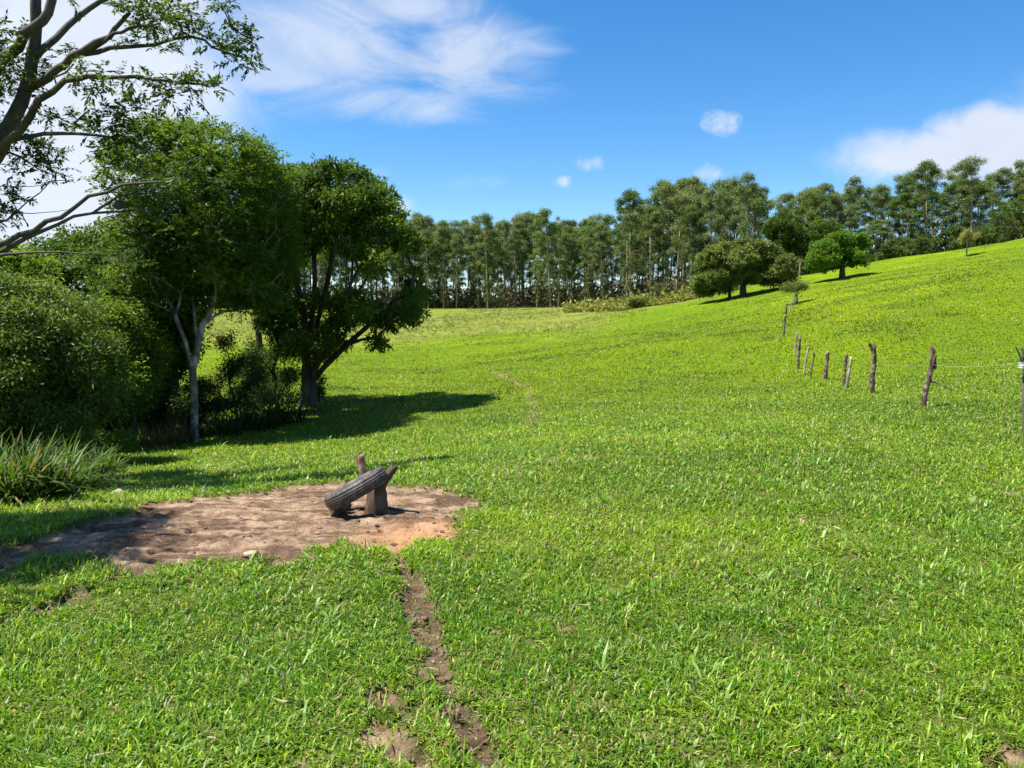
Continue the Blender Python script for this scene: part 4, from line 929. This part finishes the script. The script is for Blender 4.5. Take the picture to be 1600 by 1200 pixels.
def coil():
    pts = []; c = at(1599, 572, Ye-.03)-gE
    for i in range(140):
        t = i/140; a = t*2*math.pi*9; pts.append(c+np.array([math.cos(a)*(.055+.02*math.sin(a*.37)), math.sin(a)*(.055+.015*math.cos(a*.23)), (t-.5)*.07+.012*math.sin(a*.61)]))
    v, f = tube(pts, np.full(140, .0032), 5); link('wire_coil', mesh_np('wire_coil', v, [f], m_wire), pE)
coil()
def wire(a, b, sag, label):
    n = 24; pts = [a+(b-a)*i/(n-1)-np.array([0, 0, sag*4*(i/(n-1))*(1-i/(n-1))]) for i in range(n)]
    v, f = tube(pts, np.full(n, .0012), 5); tag(link('fence_wire', mesh_np('fence_wire', v, [f], m_wire)), label, 'wire')
wire(at(1457, 570, Yn), at(1596, 566, Ye), .05, 'thin fence wire between the leaning post and the post at the right edge')
wire(at(1365, 568, Yf), at(1457, 570, Yn), .04, 'thin fence wire between the forked post and the leaning post')

# ------------------------------------------------------------------ the tyre and timber on the bare earth
def tyre():
    m, n = mat_new('old_rubber'); tcn = n.n('ShaderNodeTexCoord')
    z = n.n('ShaderNodeTexNoise', {'Vector': tcn.outputs['Object'], 'Scale': 14.0, 'Detail': 7.0, 'Roughness': .7}).outputs[0]
    col = n.mix(n.mr(z, .42, .68), (.030, .026, .024), (.11, .09, .072))
    z3 = n.n('ShaderNodeTexNoise', {'Vector': tcn.outputs['Object'], 'Scale': 5.0, 'Detail': 8.0, 'Roughness': .7}).outputs[0]
    col = n.mix(n.math('MULTIPLY', n.mr(z3, .54, .66), .6), col, (.17, .12, .08))
    b = n.n('ShaderNodeBump', {'Strength': .6, 'Distance': .012, 'Height': n.math('ADD', z, n.math('MULTIPLY', z3, 1.5))})
    p = n.n('ShaderNodeBsdfPrincipled', {'Base Color': col, 'Roughness': .62, 'Normal': b.outputs[0]}); n.n('ShaderNodeOutputMaterial', {0: p.outputs[0]})
    RO, RI, TW = .285, .17, .13
    g = hit(560, 795); Y = g[1]
    # cross-section (radius, axial): tread with grooves, shoulders, sidewalls, inner shell
    pr = []; hw = TW/2
    for k, a in enumerate(np.linspace(-hw*.86, hw*.86, 33)):
        groove = (abs(((a/hw/.86*2.5+2.5) % 1)-.5) > .40); pr.append((RO - .022*(a/hw)**2 - (.006 if groove else 0), a))
    pr += [(RO-.028, hw*.97), (RO-.055, hw*1.02), (RO-.085, hw*.98), (RI+.012, hw*.80), (RI, hw*.72), (RI, hw*.62), (RI+.02, hw*.66), (RO-.07, hw*.85), (RO-.03, hw*.75),
           (RO-.025, 0), (RO-.03, -hw*.75), (RO-.07, -hw*.85), (RI+.02, -hw*.66), (RI, -hw*.62), (RI, -hw*.72), (RI+.012, -hw*.80), (RO-.085, -hw*.98), (RO-.055, -hw*1.02), (RO-.028, -hw*.97)]
    pr = np.array(pr); NS = 180; k = len(pr); th = np.linspace(0, 2*math.pi, NS, endpoint=False)
    rr = np.repeat(pr[None, :, 0], NS, 0)
    tread = np.zeros(k, bool); tread[:33] = True
    sip = ((np.arange(NS) % 6) == 0)
    mask = sip[:, None] & tread[None, :] & ((np.abs(pr[:, 1]) > hw*.45)[None, :]); rr = rr - mask*.009
    V = np.stack([rr*np.cos(th)[:, None], rr*np.sin(th)[:, None], np.repeat(pr[None, :, 1], NS, 0)], -1).reshape(-1, 3)
    i, j = np.meshgrid(np.arange(NS), np.arange(k), indexing='ij'); i2, j2 = (i+1) % NS, (j+1) % k
    F = np.stack([i*k+j, i2*k+j, i2*k+j2, i*k+j2], -1).reshape(-1, 4)
    cen = at(557, 763, Y-.02); a = np.array([math.cos(math.radians(30)), -.10, math.sin(math.radians(30))]); a /= np.linalg.norm(a)
    vd = cen-np.array([0, 0, CAMZ]); vd /= np.linalg.norm(vd); nrm = np.cross(vd, -a); nrm = nrm if nrm[2] > 0 else -nrm; nrm /= np.linalg.norm(nrm)
    nrm = nrm - vd*.07; nrm /= np.linalg.norm(nrm); b_ = np.cross(nrm, a); b_ /= np.linalg.norm(b_); a = np.cross(b_, nrm)
    V = V@np.array([a, b_, nrm])
    o = link('tyre', mesh_np('tyre', V, [F], m, smooth=True), None, cen); o.data.polygons.foreach_set('use_smooth', np.ones(len(F), bool))
    tag(o, 'old worn tyre tilted on its side, propped on timber over the bare earth', 'tyre'); return g, Y, cen
gT, YT, cT = tyre(); print('tyre Y', YT)
def timber(name, label, cat, parts, bark, seed, cap_mat=None):
    g = parts[0][0][0]; V, F = merge([post_mesh(smoothpath(p, 5)-g, np.interp(np.linspace(0, 1, (len(p)-1)*5+1), np.linspace(0, 1, len(r)), r), 14, seed+i, .05) for i, (p, r) in enumerate(parts)])
    me = mesh_np(name, V, F, bark, smooth=True)
    if cap_mat:
        me.materials.append(cap_mat)
        for p in me.polygons:
            if p.loop_total > 4: p.material_index = 1
    for p in me.polygons:
        if p.loop_total > 4: p.use_smooth = False
    return tag(link(name, me, None, g), label, cat)
B_STUMP = bark_mat('stump_wood', (.055, .035, .026), (.14, .09, .065), 10, (.09, .06, .045), .8, (1, 1, .3))
B_CUT = bark_mat('cut_wood', (.50, .30, .12), (.36, .20, .08), 14, None, .3, (1, 1, 1))
B_RED = bark_mat('red_brown_wood', (.16, .085, .055), (.26, .15, .10), 12, (.36, .27, .21), .7, (1, 1, .15))
gs = hit(586, 796); Ys = gs[1]
timber('forked_stump', 'squat forked stump under the tyre with one arm rising to the right', 'stump',
       [([gs-np.array([0, 0, .08]), at(588, 780, Ys), at(588, 762, Ys+.04), at(592, 748, Ys+.06)], [.105, .088, .078, .055]),
        ([at(589, 765, Ys+.04), at(600, 750, Ys+.05), at(611, 737, Ys+.05), at(617, 729, Ys+.05)], [.062, .040, .034, .030])], B_STUMP, 5, B_RED)
gp = hit(567, 762); timber('wooden_post', 'short split topped wooden post standing behind the tyre', 'post',
       [([gp-np.array([0, 0, .1]), at(567, 745, gp[1]), at(565, 725, gp[1]), at(564, 712, gp[1])], [.042, .038, .036, .034]),
        ([at(560, 730, gp[1]+.02), at(559.5, 718, gp[1]+.02), at(560.5, 708, gp[1]+.02)], [.016, .016, .012])], B_RED, 8, B_POSTP)
gl = hit(529, 797); gl = np.array([gl[0]-.0, gl[1]-.08, gl[2]]); timber('cut_log', 'short cut log with an orange sawn end wedged under the left side of the tyre', 'log',
       [([gl+np.array([-.03, -.05, .028]), gl+np.array([.02, .02, .03]), gl+np.array([.08, .12, .03])], [.032, .034, .032])], B_STUMP, 11, B_CUT)
# stones, clods and fallen leaves
import bmesh
S_ROCK = bark_mat('rock', (.20, .17, .14), (.34, .29, .24), 12, None, .7, (1, 1, 1)); S_CLOD = bark_mat('clod', (.10, .065, .042), (.21, .14, .095), 18, None, .9, (1, 1, 1))
S_YEL = bark_mat('pale_rock', (.32, .24, .15), (.42, .32, .21), 12, None, .6, (1, 1, 1))
def rock(name, label, u, v, sx, sy, sz, mat, seed, cat='stone', group=None, rz=0):
    g = hit(u, v); z = surf(g[0], g[1])[0][0]; bm = bmesh.new(); bmesh.ops.create_icosphere(bm, subdivisions=3, radius=1.0)
    for vv in bm.verts:
        c = vv.co; nz = float(vnoise(np.array([c.x*1.7+seed*9.1+60]), np.array([c.y*1.7+c.z*1.3+40]))[0])+.4*float(vnoise(np.array([c.x*5+seed+60]), np.array([c.y*5+c.z*4+40]))[0])
        c *= .72+.45*nz; vv.co = (c.x*sx, c.y*sy, c.z*sz)
    me = bpy.data.meshes.new(name); bm.to_mesh(me); bm.free(); me.materials.append(mat)
    for p in me.polygons: p.use_smooth = True
    o = link(name, me, None, (g[0], g[1], z+sz*.35)); o.rotation_euler = (0, 0, rz); return tag(o, label, cat, group)
rock('rock', 'low brown stone in the grass nearest the dirt, between planting and bare earth', 184, 772, .085, .07, .05, S_ROCK, 1)
rock('rock', 'paler flat stone just behind the low brown stone', 196, 763, .07, .05, .03, S_ROCK, 2, rz=.6)
rock('rock', 'pale yellow flat stone lying at the near edge of the bare earth', 391, 864, .045, .03, .02, S_YEL, 3, rz=.2)
r_ = np.random.default_rng(17); k = 0
while k < 90:
    u = r_.uniform(-20, 740); v = r_.uniform(760, 900)
    g = hit(u, v); 
    if dirtmask(g[:1], g[1:2])[0] < .8: continue
    s = r_.uniform(.008, .022); rock('earth_clod', 'small dark clod of earth lying on the bare ground', u, v, s, s*.8, s*.6, S_CLOD, 20+k, 'clod', 'clods on the bare earth', r_.uniform(0, 3)); k += 1
k = 0
while k < 46:
    t = r_.random(); q = RUTS[0][0]; i = min(int(t*(len(q)-1)), len(q)-2); f = t*(len(q)-1)-i; p = q[i]*(1-f)+q[i+1]*f + r_.normal(0, .05, 2)
    s = r_.uniform(.006, .02); z = surf(p[0], p[1])[0][0]; uu = 800+p[0]/p[1]*FPX; vv_ = HORIZ+(CAMZ-z)/p[1]*FPX
    rock('earth_clod', 'small clod of earth in the narrow rut', uu, vv_, s, s*.8, s*.7, S_CLOD, 120+k, 'clod', 'clods in the narrow rut', r_.uniform(0, 3)); k += 1
def litter():
    r_ = np.random.default_rng(4); n = 210; Y = 2.2+9*r_.random(n)**1.4; X = (r_.uniform(-200, 1800, n)-800)/FPX*Y; z, m = surf(X, Y)
    ang = r_.uniform(0, 6.28, n); l = r_.uniform(.012, .040, n); w = l*r_.uniform(.12, .35, n); K = 4; V = np.empty((n, 2*(K+1), 3))
    lift = r_.uniform(.012, .04, n)*(1-m*.8)+.004; cur = r_.normal(0, .25, n)
    for i in range(K+1):
        f = i/K-.5; x = X+np.cos(ang)*l*f*2; y = Y+np.sin(ang)*l*f*2; zz = z+lift+cur*l*f*f*2+.1*l*f; ww = w*math.cos(f*math.pi*.92)*.5
        V[:, 2*i] = np.stack([x-np.sin(ang)*ww, y+np.cos(ang)*ww, zz], -1); V[:, 2*i+1] = np.stack([x+np.sin(ang)*ww, y-np.cos(ang)*ww, zz+.002], -1)
    Q = (np.arange(n)[:, None, None]*2*(K+1)+np.arange(K)[None, :, None]*2+np.array([0, 1, 3, 2])[None, None]).reshape(-1, 4)
    c = np.array([[.42, .30, .15], [.30, .17, .08], [.50, .42, .25]])[r_.integers(0, 3, n)]*r_.uniform(.7, 1.2, (n, 1))
    tag(link('fallen_leaves', mesh_np('fallen_leaves', V.reshape(-1, 3), [Q], L_EUC, color=np.repeat(c, 2*(K+1), 0))), 'dry fallen leaves and straw bits scattered in the grass', 'leaves', kind='stuff')
litter()

def grit():
    r_ = np.random.default_rng(41); n = 26000; Y = r_.uniform(2.2, 9.5, n)**1.0; X = (r_.uniform(-100, 850, n)-800)/FPX*Y; z, m = surf(X, Y)
    k = (m > .55) & (r_.random(n) < .35+.9*fbm(X, Y, 2.5, 3, 61)); X, Y, z = X[k], Y[k], z[k]; n = len(X); s_ = .0022+.0065*r_.random(n)**3
    O = np.array([[1, 0, 0], [0, 1, 0], [-1, 0, 0], [0, -1, 0], [0, 0, .8]], float); V = O[None]*s_[:, None, None]*r_.uniform(.6, 1.4, (n, 5, 1)); a = r_.uniform(0, 6.28, n)
    x_ = V[..., 0]*np.cos(a)[:, None]-V[..., 1]*np.sin(a)[:, None]; y_ = V[..., 0]*np.sin(a)[:, None]+V[..., 1]*np.cos(a)[:, None]
    V = np.stack([x_+X[:, None], y_+Y[:, None], V[..., 2]+z[:, None]], -1).reshape(-1, 3); b = np.arange(n)[:, None]*5
    F = np.concatenate([b+np.array([[i, (i+1) % 4, 4]]) for i in range(4)])
    c = np.array([[.17, .11, .07], [.10, .065, .045], [.38, .28, .19]])[r_.choice(3, n, p=[.45, .35, .2])]*r_.uniform(.7, 1.3, (n, 1))
    tag(link('grit', mesh_np('grit', V, [F], L_EUC, color=np.repeat(c, 5, 0))), 'loose crumbs of soil and grit on the bare earth', 'grit', kind='stuff')
grit()
